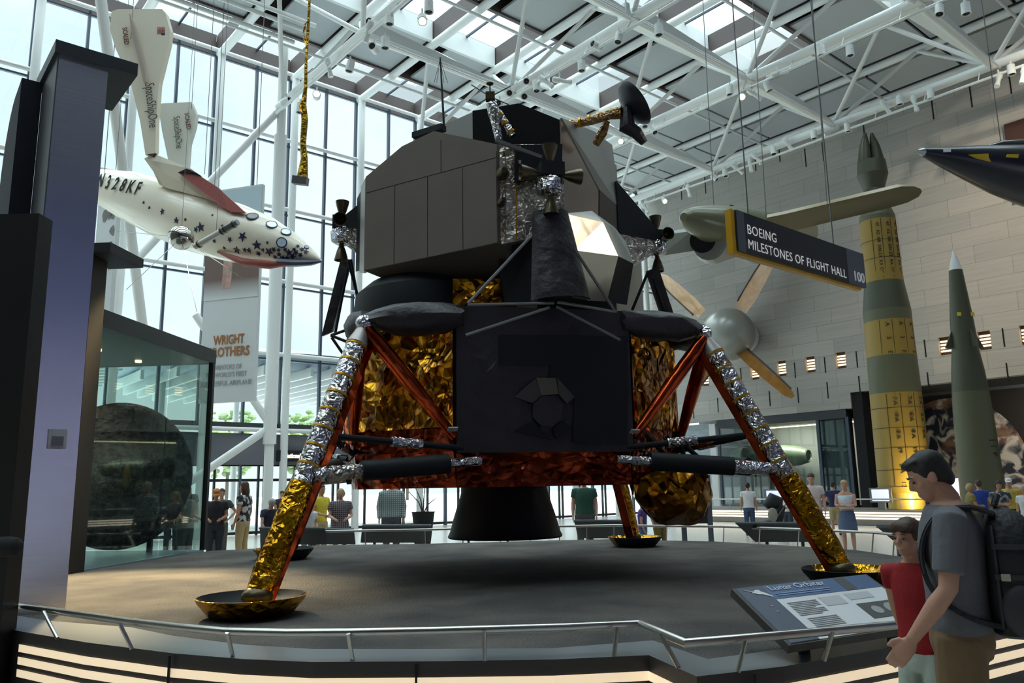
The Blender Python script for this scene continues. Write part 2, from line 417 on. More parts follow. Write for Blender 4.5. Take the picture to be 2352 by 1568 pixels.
# the stone above the lamp row, then the row itself with square recesses, then the courses below it
wall_piece(-28, 31, LZ + LH, 19.9, parent=wr)
VSP = at_pl(1955, 930, U, TU).dot(Vv); ZLO, ZHI = at_pl(1700, 960, U, TU).z, at_pl(2060, 890, U, TU).z
wall_piece(VSP, 31, ZLO, LZ - LH, parent=wr); wall_piece(-28, VSP, ZHI, LZ - LH, parent=wr)
e0 = 31
for v in LV + [None]:
    e1 = (v + 0.25) if v is not None else -28
    wall_piece(e1, e0, LZ - LH, LZ + LH, parent=wr)
    e0 = v - 0.25 if v is not None else 0
SLOT = BLACKM
sm = lambda v, z, h: wall_piece(v - 0.03, v + 0.03, z - h / 2, z + h / 2, 'slot', SLOT, wr, TU - 0.01, 0.05)
for (x, y) in ((1702, 862), (1762, 856), (1826, 850), (1895, 838), (1968, 825), (2125, 800), (2305, 775), (1593, 945), (1649, 930), (1768, 915), (1833, 907), (1901, 896), (1974, 882), (2132, 875), (2314, 855), (1539, 865)):
    p_ = at_pl(x, y, U, TU); sm(p_.dot(Vv), p_.z, 0.78)
for x, y in ((1890, 348), (1850, 362), (1790, 350), (1735, 372), (1620, 425), (1565, 440), (1985, 305), (2142, 250), (2230, 222), (2320, 190)):
    p_ = at_pl(x, y, U, TU); sm(p_.dot(Vv), min(18.6, p_.z), 1.0)
bx_ = at_pl(2385, 360, U, TU); st(MB().box(bx_ - U * .1, (.3, 2.0, 3.4), U, Vv, ZZ).build('trim_2', mat('alcove_brown', (74, 46, 38), .7), None, False))
LAMPG = mat('lamp_tube', (255, 222, 172), emit=2.2)
WARMG = mat('lamp_recess', (58, 46, 38), 0.7)
for k, v in enumerate(LV):
    t = thing('wall_light', 'square recessed wall light with four glowing warm bars in the stone wall', 'light', UV(TU + 0.1, v, LZ), 'recessed wall lights in a row')
    MB().box(UV(TU + 0.2, v, LZ), (0.04, 0.49, 0.8), U, Vv, ZZ).build('back_plate', WARMG, t, False)
    for j in range(4): MB().tube(UV(TU + 0.12, v - 0.2, LZ - 0.22 + 0.14 * j), UV(TU + 0.12, v + 0.2, LZ - 0.22 + 0.14 * j), 0.04, n=8).build('lamp_bar', LAMPG, t)
    ox = t
# --- galleries under the stone wall
GD = mat('gallery_wall', (70, 72, 74), 0.8)
st(MB().box(UV(TU + 5.2, 8, 2.9), (0.2, 46, 5.9), U, Vv, ZZ).build('wall_back', mat('gallery_back', (96, 100, 104), 0.7), None, False))
st(MB().box(UV(TU + 2.8, 8, 5.95), (5.0, 46, 0.2), U, Vv, ZZ).build('ceiling_2', GD, None, False))
st(MB().box(UV(TU + 2.6, VSP - .25, 2.85), (5.0, 0.5, 5.7), U, Vv, ZZ).build('wall_partition', BLACKM, None, False))
st(MB().box(UV(TU + 0.3, 26.4, 2.4), (0.4, 0.4, 4.8), U, Vv, ZZ).build('trim_1', WHITE2, None, False))
lum = st(MB().box(UV(TU + 0.35, 28.3, 2.4), (0.1, 3.4, 4.9), U, Vv, ZZ).build('wall_translucent', mat('pearly_wall', (176, 186, 194), 0.25, var=0.25, scale=0.6, stretch=(1, 1, 4)), None, False))

# --- roof
ceil = struct('ceiling', UV(9, 10, 18.5))
bands = []; v1 = 30.2
for k in range(9):
    bands.append((v1 - 3.1, v1, k % 2 == 0)); v1 -= 3.1
VEND = v1
for u in US:
    for kb, (va, vb, sky) in enumerate(bands):
        wd = 3.15 if u + 3.15 < TU else TU - u + .2; vc = (va + vb) / 2
        if sky and u < 28.5:
            MB().box(UV(u + wd / 2, vc, 19.84), (wd - 0.1, vb - va - 0.1, 0.02), U, Vv, ZZ).build('skylight_pane', GLASS, ceil, False)
            MB().box(UV(u + wd / 2, vc, 19.78), (0.07, vb - va, 0.08), U, Vv, ZZ).build('glazing_bar', DARKM, ceil, False)
            for vv in (va, vb): MB().box(UV(u + wd / 2, vv, 19.4), (wd - 0.2, 0.14, 0.86), U, Vv, ZZ).build('curb', WHITE2 if (vv == vb and kb) else BROWN, ceil, False)
        else:
            MB().box(UV(u + wd / 2 + 0.34, vc, 19.12), (wd - 1.05, vb - va - 0.12, 0.1), U, Vv, ZZ).build('soffit_panel', GREYP, ceil, False)
            MB().box(UV(u + wd / 2, vc, 19.85), (wd, vb - va, 0.1), U, Vv, ZZ).build('roof_deck', BROWN, ceil, False)
    MB().box(UV(u + 0.05, (30.2 + VEND) / 2, 19.42), (0.24, 30.2 - VEND, 0.82), U, Vv, ZZ).build('roof_beam', BROWN, ceil, False)
    MB().tube(UV(u, VEND, 18.9), UV(u, 30.1, 18.9), 0.165, n=14).build('purlin', WHITE, ceil)
MB().box(UV(11, 30.3, 19.3), (50.6, 0.3, 0.5), U, Vv, ZZ).build('edge_beam', BROWN, ceil, False)
for vb in [b[0] for b in bands if b[2]]:
    for dv in (0.1,): MB().tube(UV(-14, vb + dv, 18.62), UV(36, vb + dv, 18.62), 0.06, n=8).build('pipe', WHITE2, ceil)
for v_, z_ in ((26.3, 18.3), (25.3, 18.3), (24.5, 18.1)): MB().tube(UV(-8, v_, z_), UV(11.6, v_, z_), 0.085, n=10).build('pipe', WHITE2, ceil)
st(MB().box(UV(11, (VEND - 28) / 2, 19.3), (52, VEND + 28, 0.3), U, Vv, ZZ).build('ceiling_3', GREYP, None, False))
MB().box(UV(-13.8, 12, 19.4), (1.5, 40, 0.3), U, Vv, ZZ).build('edge_panel', GREYP, ceil, False)

# --- space-frame trusses
def spot(kind, p, d, lit=False, label=None, group=None):
    p = V3(p); d = V3(d).normalized()
    t = thing('spotlight', label or 'white stage spotlight clamped to the roof truss', 'spotlight', p, group)
    x, y, _ = frame_of(d)
    MB().beam(p, p - ZZ * 0.16, 0.05, 0.05).build('clamp', WHITE2, t, False)
    c = p - ZZ * 0.32
    m = MB(); 
    for s in (-1, 1): m.beam(p - ZZ * 0.14 + x * 0.0, c + x * (0.14 * s), 0.025, 0.02)
    m.build('yoke', WHITE2, t, False)
    if kind == 'can': prof = [(0.05, -0.2), (0.125, -0.16), (0.135, 0.2), (0.115, 0.2), (0.11, 0.17)]; e = 0.17
    else: prof = [(0.05, -0.26), (0.1, -0.22), (0.11, -0.02), (0.075, 0.04), (0.075, 0.3), (0.09, 0.3), (0.09, 0.42), (0.075, 0.42)]; e = 0.41
    MB().lathe(prof, c, d, 14).build('housing', WHITE2, t)
    MB().lathe([(0.01, 0), (0.1 if kind == 'can' else 0.072, 0)], c + d * (e + 0.004), d, 12, caps=False).build('lens', mat('lens_lit', (255, 240, 205), emit=9.0) if lit else BLACKM, t)
    return t
NV = [27.5, 21.3, 15.2, 9.1, 3.0]
TRN = {0: 'nearest the glass wall end on the left', 1: 'above the lunar lander', 2: 'between the lander and the stone wall', 3: 'running along the stone wall'}
TRS = ['the leftmost roof truss', 'the truss above the lander', 'the third roof truss', 'the truss along the stone wall']
TUS = [11.75, 18.05, 24.35, 30.55]
for j, u in enumerate(TUS):
    t = thing('roof_truss', 'white tubular roof truss ' + TRN[j], 'truss', UV(u, 12, 16.3))
    MB().tube(UV(u, 0, 16.3), UV(u, 27.8, 16.3), 0.17, n=14).build('bottom_chord', WHITE, t)
    MB().tube(UV(u - 0.35, 0, 15.72), UV(u - 0.35, 27.2, 15.72), 0.05, n=8).build('lighting_rail', WHITE2, t)
    for k in range(14):
        v = 26.6 - k * 1.9
        MB().tube(UV(u, v, 16.3), UV(u - 0.35, v, 15.72), 0.022, n=6).build('hanger', WHITE2, t)
    for v in NV:
        for du in (-1.575, 1.575):
            for dv in (-3.05, 3.05):
                if v + dv > 29: continue
                MB().tube(UV(u, v, 16.3), UV(u + du, v + dv, 18.85), 0.085, n=10).build('brace', WHITE, t)
for j in range(3):
    for v in NV[1:4]:
        ua, ub = TUS[j], TUS[j + 1]
        t = thing('cross_beam', 'tapered white beam between roof trusses, ' + {21.3: 'nearer the glass wall', 15.2: 'halfway down the hall', 9.1: 'farthest from the glass wall'}[v] + ', ' + ('left bay' if j == 0 else 'middle bay' if j == 1 else 'right bay'), 'beam', UV((ua + ub) / 2, v, 16.3))
        MB().tube(UV(ua, v, 16.3), UV(ub, v, 16.3), 0.13, n=12).build('tube', WHITE, t)
        rings = []
        for s_ in (0.04, 0.25, 0.6, 0.97):
            uu = ua + (ub - ua) * s_; wv = 0.75 * (1 - s_) ** 0.8 + 0.12; hz = 0.42 * (1 - s_) + 0.12
            rings.append([UV(uu, v - 0.1, 16.3), UV(uu, v - 0.1, 16.3 + hz), UV(uu, v + wv, 16.3 + hz * 1.3), UV(uu, v + wv, 16.3 + hz * 0.7)])
        MB().loft(rings).build('tapered_casing', WHITE2, t, False)
        MB().tube(UV(ua, v - 0.25, 16.1), UV(ub, v - 0.25, 16.1), 0.035, n=6).build('cable_tray', WHITE2, t)

# --- columns and bracing behind the glass wall
c0 = thing('hall_column', 'tall white round column standing left of the lander before the glass wall', 'column', UV(11.9, 27.9, 0))
MB().tube(UV(11.9, 27.9, 0), UV(11.9, 27.9, 18.9), 0.17, n=16).build('shaft', WHITE, c0)
MB().tube(UV(11.9, 27.9, 3.3), UV(11.9, 27.9, 15.2), 0.235, n=16).build('sleeve', WHITE, c0)
for a, b in (((11.9, 3.9), (7.6, 0.6)), ((11.9, 4.0), (9.3, 7.9)), ((11.9, 16.4), (7.2, 9.6))):
    MB().tube(UV(a[0], 27.9, a[1]), UV(b[0], 27.9 + (1.4 if b[1] < 1 else 0.8), b[1]), 0.14, n=12).build('brace', WHITE, c0)
c1 = thing('raking_column', 'white raking column rising behind the hanging spaceplane on the left', 'column', UV(5.4, 26.5, 0))
a = at_pl(282, 392, Vv, 27.0); b = at_pl(232, 0, Vv, 25.0)
MB().tube(a + (a - b).normalized() * 6, b + (b - a).normalized() * 1.2, 0.17, n=12).build('shaft', WHITE, c1)

# spotlights sighted along the rails of each truss
def on_truss(j, x, y):
    return at_pl(x, y, U, TUS[j] - 0.35)
DOWN = V3((0, 0, -1))
SPOTS = [  # truss, px, py, kind, direction, lit
 (3, 1452, 470, 'long', (-.2, -.5, -.8), 0), (3, 1480, 462, 'long', (.3, -.4, -.8), 0), (3, 1580, 420, 'long', (.1, -.2, -1), 0), (3, 1640, 392, 'can', (.5, -.3, -.7), 0), (3, 1665, 382, 'can', (0, -.2, -1), 0),
 (3, 1690, 370, 'long', (.6, -.1, -.6), 0), (3, 1722, 360, 'long', (0, -.2, -1), 0), (3, 1735, 346, 'long', (.5, -.2, -.8), 0), (3, 1775, 330, 'can', (0, -.2, -1), 0), (3, 1806, 312, 'long', (.5, -.1, -.9), 0),
 (3, 1868, 292, 'can', (0, 0, -1), 0), (3, 1912, 282, 'long', (-.8, .1, -.4), 0), (3, 1945, 275, 'can', (.1, 0, -1), 0), (3, 2030, 225, 'long', (.4, -.1, -.9), 0), (3, 2064, 212, 'can', (0, 0, -1), 0), (3, 2098, 215, 'long', (.1, -.1, -1), 0),
 (3, 2135, 198, 'can', (0, 0, -1), 0), (3, 2292, 160, 'long', (-.4, -.2, -.8), 0), (3, 2320, 140, 'can', (0, 0, -1), 0), (3, 2348, 148, 'long', (-.3, 0, -1), 0), (3, 1525, 445, 'can', (0, -.7, -.5), 1),
 (2, 1480, 265, 'can', (0, -.2, -1), 0), (2, 1427, 310, 'can', (-.3, -.9, -.1), 1), (2, 1675, 188, 'can', (0, 0, -1), 0), (2, 1702, 205, 'can', (-.2, -.9, -.2), 1), (2, 1728, 195, 'long', (.6, -.2, -.6), 0), (2, 1762, 178, 'can', (.3, 0, -.9), 0),
 (2, 1785, 150, 'long', (.9, .1, .3), 0), (2, 1884, 95, 'can', (0, 0, -1), 0), (2, 1950, 95, 'can', (0, 0, -1), 0), (2, 2155, 0, 'can', (-.2, -.2, -.9), 0), (2, 2215, -4, 'can', (0, 0, -1), 0), (2, 1500, 280, 'can', (.3, -.4, -.9), 0),
 (1, 1172, 195, 'can', (-.2, -.9, -.3), 0), (1, 1205, 205, 'can', (-.1, -1, -.1), 0), (1, 1212, 170, 'can', (-.3, -.9, -.1), 0), (1, 1250, 165, 'long', (.5, -.2, -.5), 0), (1, 1285, 165, 'long', (.9, -.1, -.2), 0), (1, 1335, 130, 'can', (0, 0, -1), 0),
 (1, 1370, 85, 'can', (-.8, -.6, .2), 0), (1, 1420, 65, 'can', (-.2, -.2, -1), 0), (1, 1437, 0, 'can', (0, 0, -1), 0), (1, 1512, 45, 'can', (0, 0, -1), 0), (1, 1232, 180, 'can', (0, -.2, -1), 0), (1, 1148, 222, 'can', (-.3, -.9, 0), 0),
 (0, 658, 215, 'can', (.8, -.5, .2), 0), (0, 690, 228, 'can', (-.1, 0, -1), 0), (0, 728, 200, 'can', (.2, -.9, 0), 1), (0, 755, 130, 'long', (.2, .1, -1), 0), (0, 805, 130, 'can', (-.2, 0, -1), 0), (0, 860, 90, 'can', (-.2, -.9, .1), 0),
 (0, 885, 75, 'can', (0, 0, -1), 0), (0, 895, 20, 'can', (0, 0, -1), 0), (0, 970, 20, 'can', (.1, -.7, -.7), 1), (0, 985, -10, 'can', (0, 0, -1), 0), (0, 848, 45, 'long', (-.3, .3, -.9), 0)]
for (j, x, y, kd, d, lit) in SPOTS:
    p = on_truss(j, x, y)
    lb = ('lit ' if lit else '') + ('long-barrelled' if kd == 'long' else 'can-shaped') + ' white spotlight on ' + TRS[j]
    spot(kd, p, RT * d[0] + FW * d[1] + ZZ * d[2], bool(lit), lb, 'spotlights on the roof trusses')
# ------------------------------------------------------------------ the lunar lander
LC = V3((-0.111, 10.953, DECK))
aA = math.radians(-135 + 13.313); aS = math.radians(-45 + 13.313)
LA = V3((math.cos(aA), math.sin(aA), 0)); LS = V3((math.cos(aS), math.sin(aS), 0)); LF = ((LA + LS) / math.sqrt(2))
def lm(a, s, z): return LC + LA * a + LS * s + ZZ * z
def onA(x, y, a): return at_pl(x, y, LA, a + LC.dot(LA))
def onS(x, y, s): return at_pl(x, y, LS, s + LC.dot(LS))
def onF(x, y, t): return at_pl(x, y, LF, t + LC.dot(LF))
GOLD = foil('gold_foil', (196, 138, 36), (136, 82, 20), 0.2, 2.4, 1.0, 0.22)
GOLD2 = foil('gold_foil_fine', (214, 158, 34), (170, 116, 20), 0.2, 8.0, 0.7, 0.05)
COPPER = foil('copper_foil', (150, 62, 32), (92, 36, 20), 0.22, 2.6, 0.9, 0.16)
COPPER2 = foil('copper_film', (186, 78, 40), (120, 44, 22), 0.22, 3.0, 0.35, 0.05)
SILVER = foil('silver_foil', (216, 218, 230), (186, 180, 172), 0.2, 10.0, 0.75, 0.05)
SILVER2 = foil('silver_foil_fine', (214, 206, 196), (150, 142, 134), 0.38, 9.0, 0.8, 0.06)
TAPE = mat('gold_tape', (206, 150, 32), 0.35, 0.6)
LBLACK = mat('lander_black_foil', (44, 39, 44), 0.45, bump=0.9, bscale=4, var=0.15, scale=1.5, spec=0.4)
LBLACK2 = mat('lander_black_panel', (24, 26, 30), 0.6, spec=0.3)
BAYG = mat('bay_grey', (118, 108, 99), 0.42, 0.25, var=0.04, scale=2)
BAYL = mat('bay_light_grey', (176, 174, 172), 0.45, 0.3)
SKING = mat('lander_grey_panel', (166, 166, 160), 0.4, 0.45, var=0.05, scale=1.5)
SKINB = mat('lander_polished_panel', (180, 170, 165), 0.22, 0.9, var=0.06, scale=1.2)
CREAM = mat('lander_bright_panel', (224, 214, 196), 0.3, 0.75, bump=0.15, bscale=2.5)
SKIND = mat('lander_brown_panel', (92, 84, 78), 0.5, 0.3)
NOZ = mat('nozzle_dark', (86, 76, 56), 0.35, 0.7)
RODG = mat('strut_grey', (120, 118, 120), 0.4, 0.6)

lr = thing('lunar_lander', 'four-legged gold and black foil lunar lander on the grey display platform', 'spacecraft', LC)
def plate(mb, pts, th=0.03, inward=None):
    n = (pts[1] - pts[0]).cross(pts[2] - pts[0]).normalized()
    c = sum(pts, V3()) / len(pts)
    ref = (LC + ZZ * (c.z - LC.z)) if inward is None else inward
    if n.dot(c - ref) > 0: n = -n
    mb.prism(pts, n * th); return mb
rc = random.Random(11)
def crumple(mb, p00, p10, p01, nx, nz, amp, out, seed=0, shear=0.0):
    """a crumpled sheet of film stretched over the rectangle p00-p10-p01"""
    r_ = random.Random(seed); ex = (p10 - p00); ez = (p01 - p00); vs = []
    for j in range(nz + 1):
        for i in range(nx + 1):
            e = 0 if i in (0, nx) or j in (0, nz) else 1
            q = p00 + ex * ((i + e * r_.uniform(-.35, .35)) / nx) + ez * ((j + e * r_.uniform(-.35, .35)) / nz)
            k = noise.noise(q * 1.7 + V3((seed, 0, 0))) * 1.2 + r_.uniform(-1, 1) * 0.55
            vs.append(q + out * (amp * k * e))
    fs = []
    for j in range(nz):
        for i in range(nx):
            a = j * (nx + 1) + i; b, c, d = a + 1, a + nx + 2, a + nx + 1
            fs += [(a, b, c), (a, c, d)] if r_.random() < .5 else [(a, b, d), (b, c, d)]
    return mb.add(vs, fs)
OCT = [(2.16, -0.72), (2.16, 0.72), (0.72, 2.16), (-0.72, 2.16), (-2.16, 0.72), (-2.16, -0.72), (-0.72, -2.16), (0.72, -2.16)]
Z0, Z1, ZB = 1.47, 3.06, 1.08
body = MB(); body.prism([lm(a, s, Z0 - 0.02) for a, s in OCT], ZZ * (Z1 - Z0))
core = body.build('descent_stage', LBLACK, lr, False)
for k in range(8):
    (a0, s0), (a1, s1) = OCT[k], OCT[(k + 1) % 8]
    out = (LA * (a0 + a1) + LS * (s0 + s1)).normalized()
    if k == 1: continue
    ln = math.hypot(a1 - a0, s1 - s0)
    ZG = Z0 + .27
    mb = MB(); crumple(mb, lm(a0, s0, ZG) + out * .05, lm(a1, s1, ZG) + out * .05, lm(a0, s0, Z1) + out * .05, int(ln / 0.15), 8, 0.06, out, k)
    mb.build('foil_blanket', GOLD, lr, False, fixn=False)
    mb = MB(); crumple(mb, lm(a0, s0, Z0) + out * .04, lm(a1, s1, Z0) + out * .04, lm(a0, s0, ZG) + out * .04, int(ln / 0.12), 3, 0.03, out, k + 50)
    mb.build('copper_band', COPPER, lr, False, fixn=False)
# copper skirt below
mb = MB()
SK = [(a * 0.93, s * 0.93) for a, s in OCT]
for k in range(8):
    (a0, s0), (a1, s1) = OCT[k], OCT[(k + 1) % 8]
    out = (LA * (a0 + a1) + LS * (s0 + s1)).normalized(); ln = math.hypot(a1 - a0, s1 - s0)
    b0 = lm(a0 * .99, s0 * .99, ZB); b1 = lm(a1 * .99, s1 * .99, ZB)
    crumple(mb, b0, b1, lm(a0, s0, Z0) + out * 0.02, int(ln / .13), 5, 0.03, out, 20 + k)
mb.add([lm(a * .99, s * .99, ZB) for a, s in OCT], [tuple(range(8))])
mb.build('lower_skirt', COPPER, lr, False, fixn=False)
# black quilted panel on the near face with its octagon hatch
fx = (lm(*OCT[2], 0) - lm(*OCT[1], 0)); fxn = fx.normalized(); fl = fx.length
P0 = lm(*OCT[1], 0) + LF * 0.07
def fp(px, py): return onF(px, py, LF.dot(P0 - LC))
mb = MB(); crumple(mb, P0 + ZZ * (Z0 - .02), P0 + fx + ZZ * (Z0 - .02), P0 + ZZ * (Z1 + 0.02), 14, 11, 0.02, LF, 40)
bpn = mb.build('black_thermal_panel', LBLACK, lr, False, fixn=False)
o_ = LF * 0.016
mb = MB(); plate(mb, [p + o_ for p in (fp(1146, 770), fp(1262, 770), fp(1262, 838), fp(1146, 838))], 0.012, LC); mb.build('square_patch', LBLACK2, bpn, False)
mb = MB(); plate(mb, [p + o_ for p in (fp(1262, 770), fp(1440, 772), fp(1440, 1020), fp(1316, 1015), fp(1318, 910), fp(1262, 870))], 0.012, LC); mb.build('side_patch', LBLACK2, bpn, False)
oc = [fp(1255 + 36 * math.cos(PI / 8 + k * PI / 4), 945 + 37 * math.sin(PI / 8 + k * PI / 4)) + LF * 0.05 for k in range(8)]
mb = MB(); mb.prism(oc, -LF * 0.08); mb.build('octagon_hatch', LBLACK, bpn, False)
for q, sh in (((1230, 868, 1275, 868, 1281, 905, 1242, 908), 'l'), ((1278, 868, 1318, 912, 1300, 927, 1282, 906), 'm'), ((1180, 912, 1228, 870, 1242, 908, 1222, 926), 'm'), ((1180, 990, 1222, 966, 1240, 985, 1270, 1010), 'd'), ((1275, 1008, 1310, 980, 1288, 966, 1268, 985), 'd')):
    pts = [fp(q[i], q[i + 1]) + LF * 0.03 for i in (0, 2, 4, 6)]
    mb = MB(); plate(mb, pts, 0.02, LC); mb.build('hatch_petal', {'l': mat('petal_grey', (92, 84, 74), 0.5), 'm': mat('petal_dark', (66, 60, 56), 0.5), 'd': LBLACK2}[sh], bpn, False)
for x, y in ((1040, 985), (1458, 990)): c_ = onF(x, y, 2.3); MB().box(c_, (.1, .07, .015), fxn, (LF + ZZ * .5).normalized(), (ZZ - LF * .5).normalized()).build('sensor_plate', BAYL, lr, False)
# engine bell
MB().lathe([(0.56, 1.12), (0.6, 0.95), (0.68, 0.7), (0.735, 0.5), (0.765, 0.44), (0.75, 0.42), (0.70, 0.46), (0.55, 0.9), (0.5, 1.1)], LC + LA * 0.05, n=40, caps=False).build('engine_bell', mat('bell_dark', (22, 26, 32), 0.45, spec=0.5), lr)

# landing gear
def leg(ang):
    d = (LA * math.cos(ang) + LS * math.sin(ang)); sd = ZZ.cross(d)
    T = LC + d * 2.85 + ZZ * 2.84; B = LC + d * 4.2 + ZZ * 0.14
    ax = (B - T).normalized(); ln = (B - T).length; inn = (-d - ax * (-d).dot(ax)).normalized()
    lg = MB(); lg.tube(T + ax * 0.25, T + ax * (ln * 0.64), 0.112, n=16)
    lg_o = lg.build('landing_leg', SILVER, lr)
    mb = MB(); mb.tube(T + ax * 0.0, T + ax * 0.26, 0.05, 0.118, 14); mb.build('cap_cone', mat('cap_grey', (168, 160, 156), 0.35, 0.5), lg_o)
    mb = MB(); pts = [T + ax * (ln * t) for t in (0.63, 0.7, 0.8, 0.9, 0.985)]; mb.path(pts, [0.118, 0.132, 0.122, 0.13, 0.11], 14); mb.build('lower_sleeve', GOLD2, lg_o)
    for k in range(9):
        p = T + ax * (0.27 + k * (ln * 0.64 - 0.3) / 8); MB().tube(p, p + ax * 0.022, 0.118, n=16).build('tape_band', TAPE, lg_o)
    mb = MB(); q0, q1 = T + ax * 0.2 + inn * 0.13, B + inn * 0.1; mb.beam(q0, q1, 0.15, 0.09, inn); mb.build('heat_strip', COPPER2, lg_o, False)
    pd = LC + d * 4.25
    mb = MB(); mb.lathe([(0.02, 0.03), (0.3, 0.0), (0.36, 0.02), (0.455, 0.13), (0.475, 0.173), (0.462, 0.175), (0.43, 0.13), (0.33, 0.06), (0.02, 0.045)], pd, n=40, caps=False, xref=d)
    n = 40
    for i in range(len(mb.f)):
        a_ = 2 * PI * ((i % n) + 0.5) / n; seg = i // n
        dk = math.cos(a_ - 0.9) < -0.15
        mb.mi[i] = 1 if dk else 0
    mb.build('footpad', [GOLD2, LBLACK2], lg_o)
    MB().ell(B - ax * 0.02, 0.14, 0.14, 0.1).build('ball_joint', NOZ, lg_o)
    for s in (-1, 1):
        bp = LC + d * 2.2 + sd * (0.74 * s) + ZZ * 1.62
        st_ = T + ax * 0.05 + sd * 0.05 * s
        MB().path([st_, st_.lerp(bp, .12), st_.lerp(bp, .5), bp], [0.05, 0.085, 0.085, 0.05], 12).build('side_brace', COPPER2, lg_o)
        sb = T + ax * (ln * 0.60); cb = LC + d * 2.1 + sd * (1.0 * s) + ZZ * 1.36
        v_ = cb - sb
        MB().tube(sb, sb + v_ * 0.36, 0.075, n=14).build('strut_sleeve', SILVER, lg_o)
        MB().tube(sb + v_ * 0.3, sb + v_ * 0.8, 0.105, n=14).build('strut_cylinder', LBLACK2, lg_o)
        MB().tube(sb + v_ * 0.8, cb, 0.05, n=10).build('strut_rod', SILVER, lg_o)
        dp_ = LC + d * 3.35 + ZZ * 1.62; dq_ = LC + d * 2.14 + sd * (0.8 * s) + ZZ * 1.50
        MB().tube(dp_, dq_, 0.035, n=10).build('deployment_strut', LBLACK2, lg_o); MB().tube(dp_.lerp(dq_, .45), dp_.lerp(dq_, .68), 0.055, n=10).build('strut_wrap', SILVER, lg_o)
        # outrigger: bagged black tube from the deck corner to the head of the leg
        c0_ = LC + d * 2.12 + sd * (0.78 * s) + ZZ * 2.96
        pts = [c0_.lerp(T + ZZ * 0.06, t) for t in (0, .2, .45, .7, .88, 1.0)]
        mb = MB(); mb.path(pts, [0.12, 0.155, 0.175, 0.155, 0.1, 0.05], 12)
        mb.v = [p + V3((rc.uniform(-1, 1), rc.uniform(-1, 1), rc.uniform(-1, 1))) * 0.03 for p in mb.v]
        mb.build('outrigger', LBLACK, lg_o, ang=50)
    MB().ell(T + ZZ * 0.02, 0.1, 0.1, 0.1).build('leg_joint', SILVER, lg_o)
for k in range(4): leg(k * PI / 2)
# gold bag under the right-hand face
mb = MB(); BY = 9.55
cl = [(1500, 1072, 62), (1512, 1095, 72), (1535, 1120, 84), (1562, 1146, 82), (1580, 1170, 62), (1588, 1192, 34), (1590, 1203, 14)]
rings = []; rb = random.Random(5)
for i, (x, y, h) in enumerate(cl):
    c = at_d(x, y, BY + 0.05 * i); dx, dy = (cl[min(i + 1, 6)][0] - cl[max(i - 1, 0)][0]), (cl[min(i + 1, 6)][1] - cl[max(i - 1, 0)][1]); l_ = math.hypot(dx, dy)
    px_ = (RT * (-dy / l_) + UP * (-dx / l_)); sc_ = BY / FPX
    rings.append([c + (px_ * math.cos(2 * PI * k / 14) * h * sc_ + FW * math.sin(2 * PI * k / 14) * h * sc_ * 0.8) * (1 + rb.uniform(-.13, .13)) for k in range(14)])
mb.loft(rings); mb.build('foil_bag', GOLD, lr, False)
for a_, b_ in (((1470, 985), (1545, 1062)), ((1545, 1062), (1630, 1075)), ((1570, 1020), (1620, 1065)), ((1560, 1010), (1580, 1080))):
    MB().tube(at_d(*a_, 9.5), at_d(*b_, 9.5), 0.03, n=8).build('stowage_strut', LBLACK2, lr)

# ---- ascent stage
AB = 1.8
def S_of(px, py, a=AB): p = onA(px, py, a) - LC; return p.dot(LS), p.z
outl = [S_of(835, 618), S_of(1143, 562), S_of(1140, 330), S_of(995, 300), S_of(922, 335), S_of(840, 405)]
zb = (outl[0][1] + outl[1][1]) / 2; s0_, s1_ = outl[0][0], outl[1][0]
outl = [(s0_, zb), (s1_, zb), (s1_, outl[2][1]), outl[3], outl[4], (s0_, outl[5][1])]
bay = MB(); bay.prism([lm(AB - 0.012, s, z) for s, z in outl], -LA * 0.95)
bayo = bay.build('aft_equipment_bay', BAYG, lr, False)
zs = 4.9
seams = [s0_] + [S_of(x, 500)[0] for x in (906, 982, 1063)] + [s1_]
for k in range(4):
    g = 0.006; MB().prism([lm(AB, seams[k] + g, zb + g), lm(AB, seams[k + 1] - g, zb + g), lm(AB, seams[k + 1] - g, zs - g), lm(AB, seams[k] + g, zs - g)], -LA * 0.02).build('cover_panel', BAYG, bayo, False)
sm_ = S_of(1013, 340)[0]; zt = 5.23
MB().prism([lm(AB, s0_ + .006, zs + .006), lm(AB, sm_ - .006, zs + .006), lm(AB, sm_ - .006, 5.33), lm(AB, outl[4][0], outl[4][1] - 0.12), lm(AB, s0_ + .006, outl[5][1] - .02)], -LA * .02).build('cover_panel', BAYG, bayo, False)
MB().prism([lm(AB, sm_ + .006, zs + .006), lm(AB, s1_ - .006, zs + .006), lm(AB, s1_ - .006, outl[2][1] - 0.08), lm(AB, sm_ + .006, 5.34)], -LA * .02).build('cover_panel', BAYG, bayo, False)
# tapered belly of the bay and the light edge strip on its left
bl = MB(); e0, e1 = lm(AB - .01, s0_, zb), lm(AB - .01, s1_, zb); f1 = lm(1.0, s1_ + .02, 3.52); f0 = lm(0.9, -0.35, 3.5); f2 = lm(.85, s0_ + .1, 3.86)
bl.add([e0, e1, f1, f0, f2, lm(.85, s1_, zb), lm(.85, s0_, zb)], [(0, 1, 2, 3), (0, 3, 4), (1, 5, 2), (0, 4, 6), (2, 5, 6, 4, 3), (0, 6, 5, 1)])
bl.build('bay_belly', mat('belly_grey', (92, 84, 76), 0.5, 0.2), bayo, False)
MB().prism([lm(AB - .02, s0_ - .005, zb - .03), lm(AB - .02, s0_ - .005, outl[5][1]), lm(AB - .14, s0_ - .2, outl[5][1] - .05), lm(AB - .14, s0_ - .2, zb + .04)], LS * 0.04).build('edge_strip', BAYL, bayo, False)
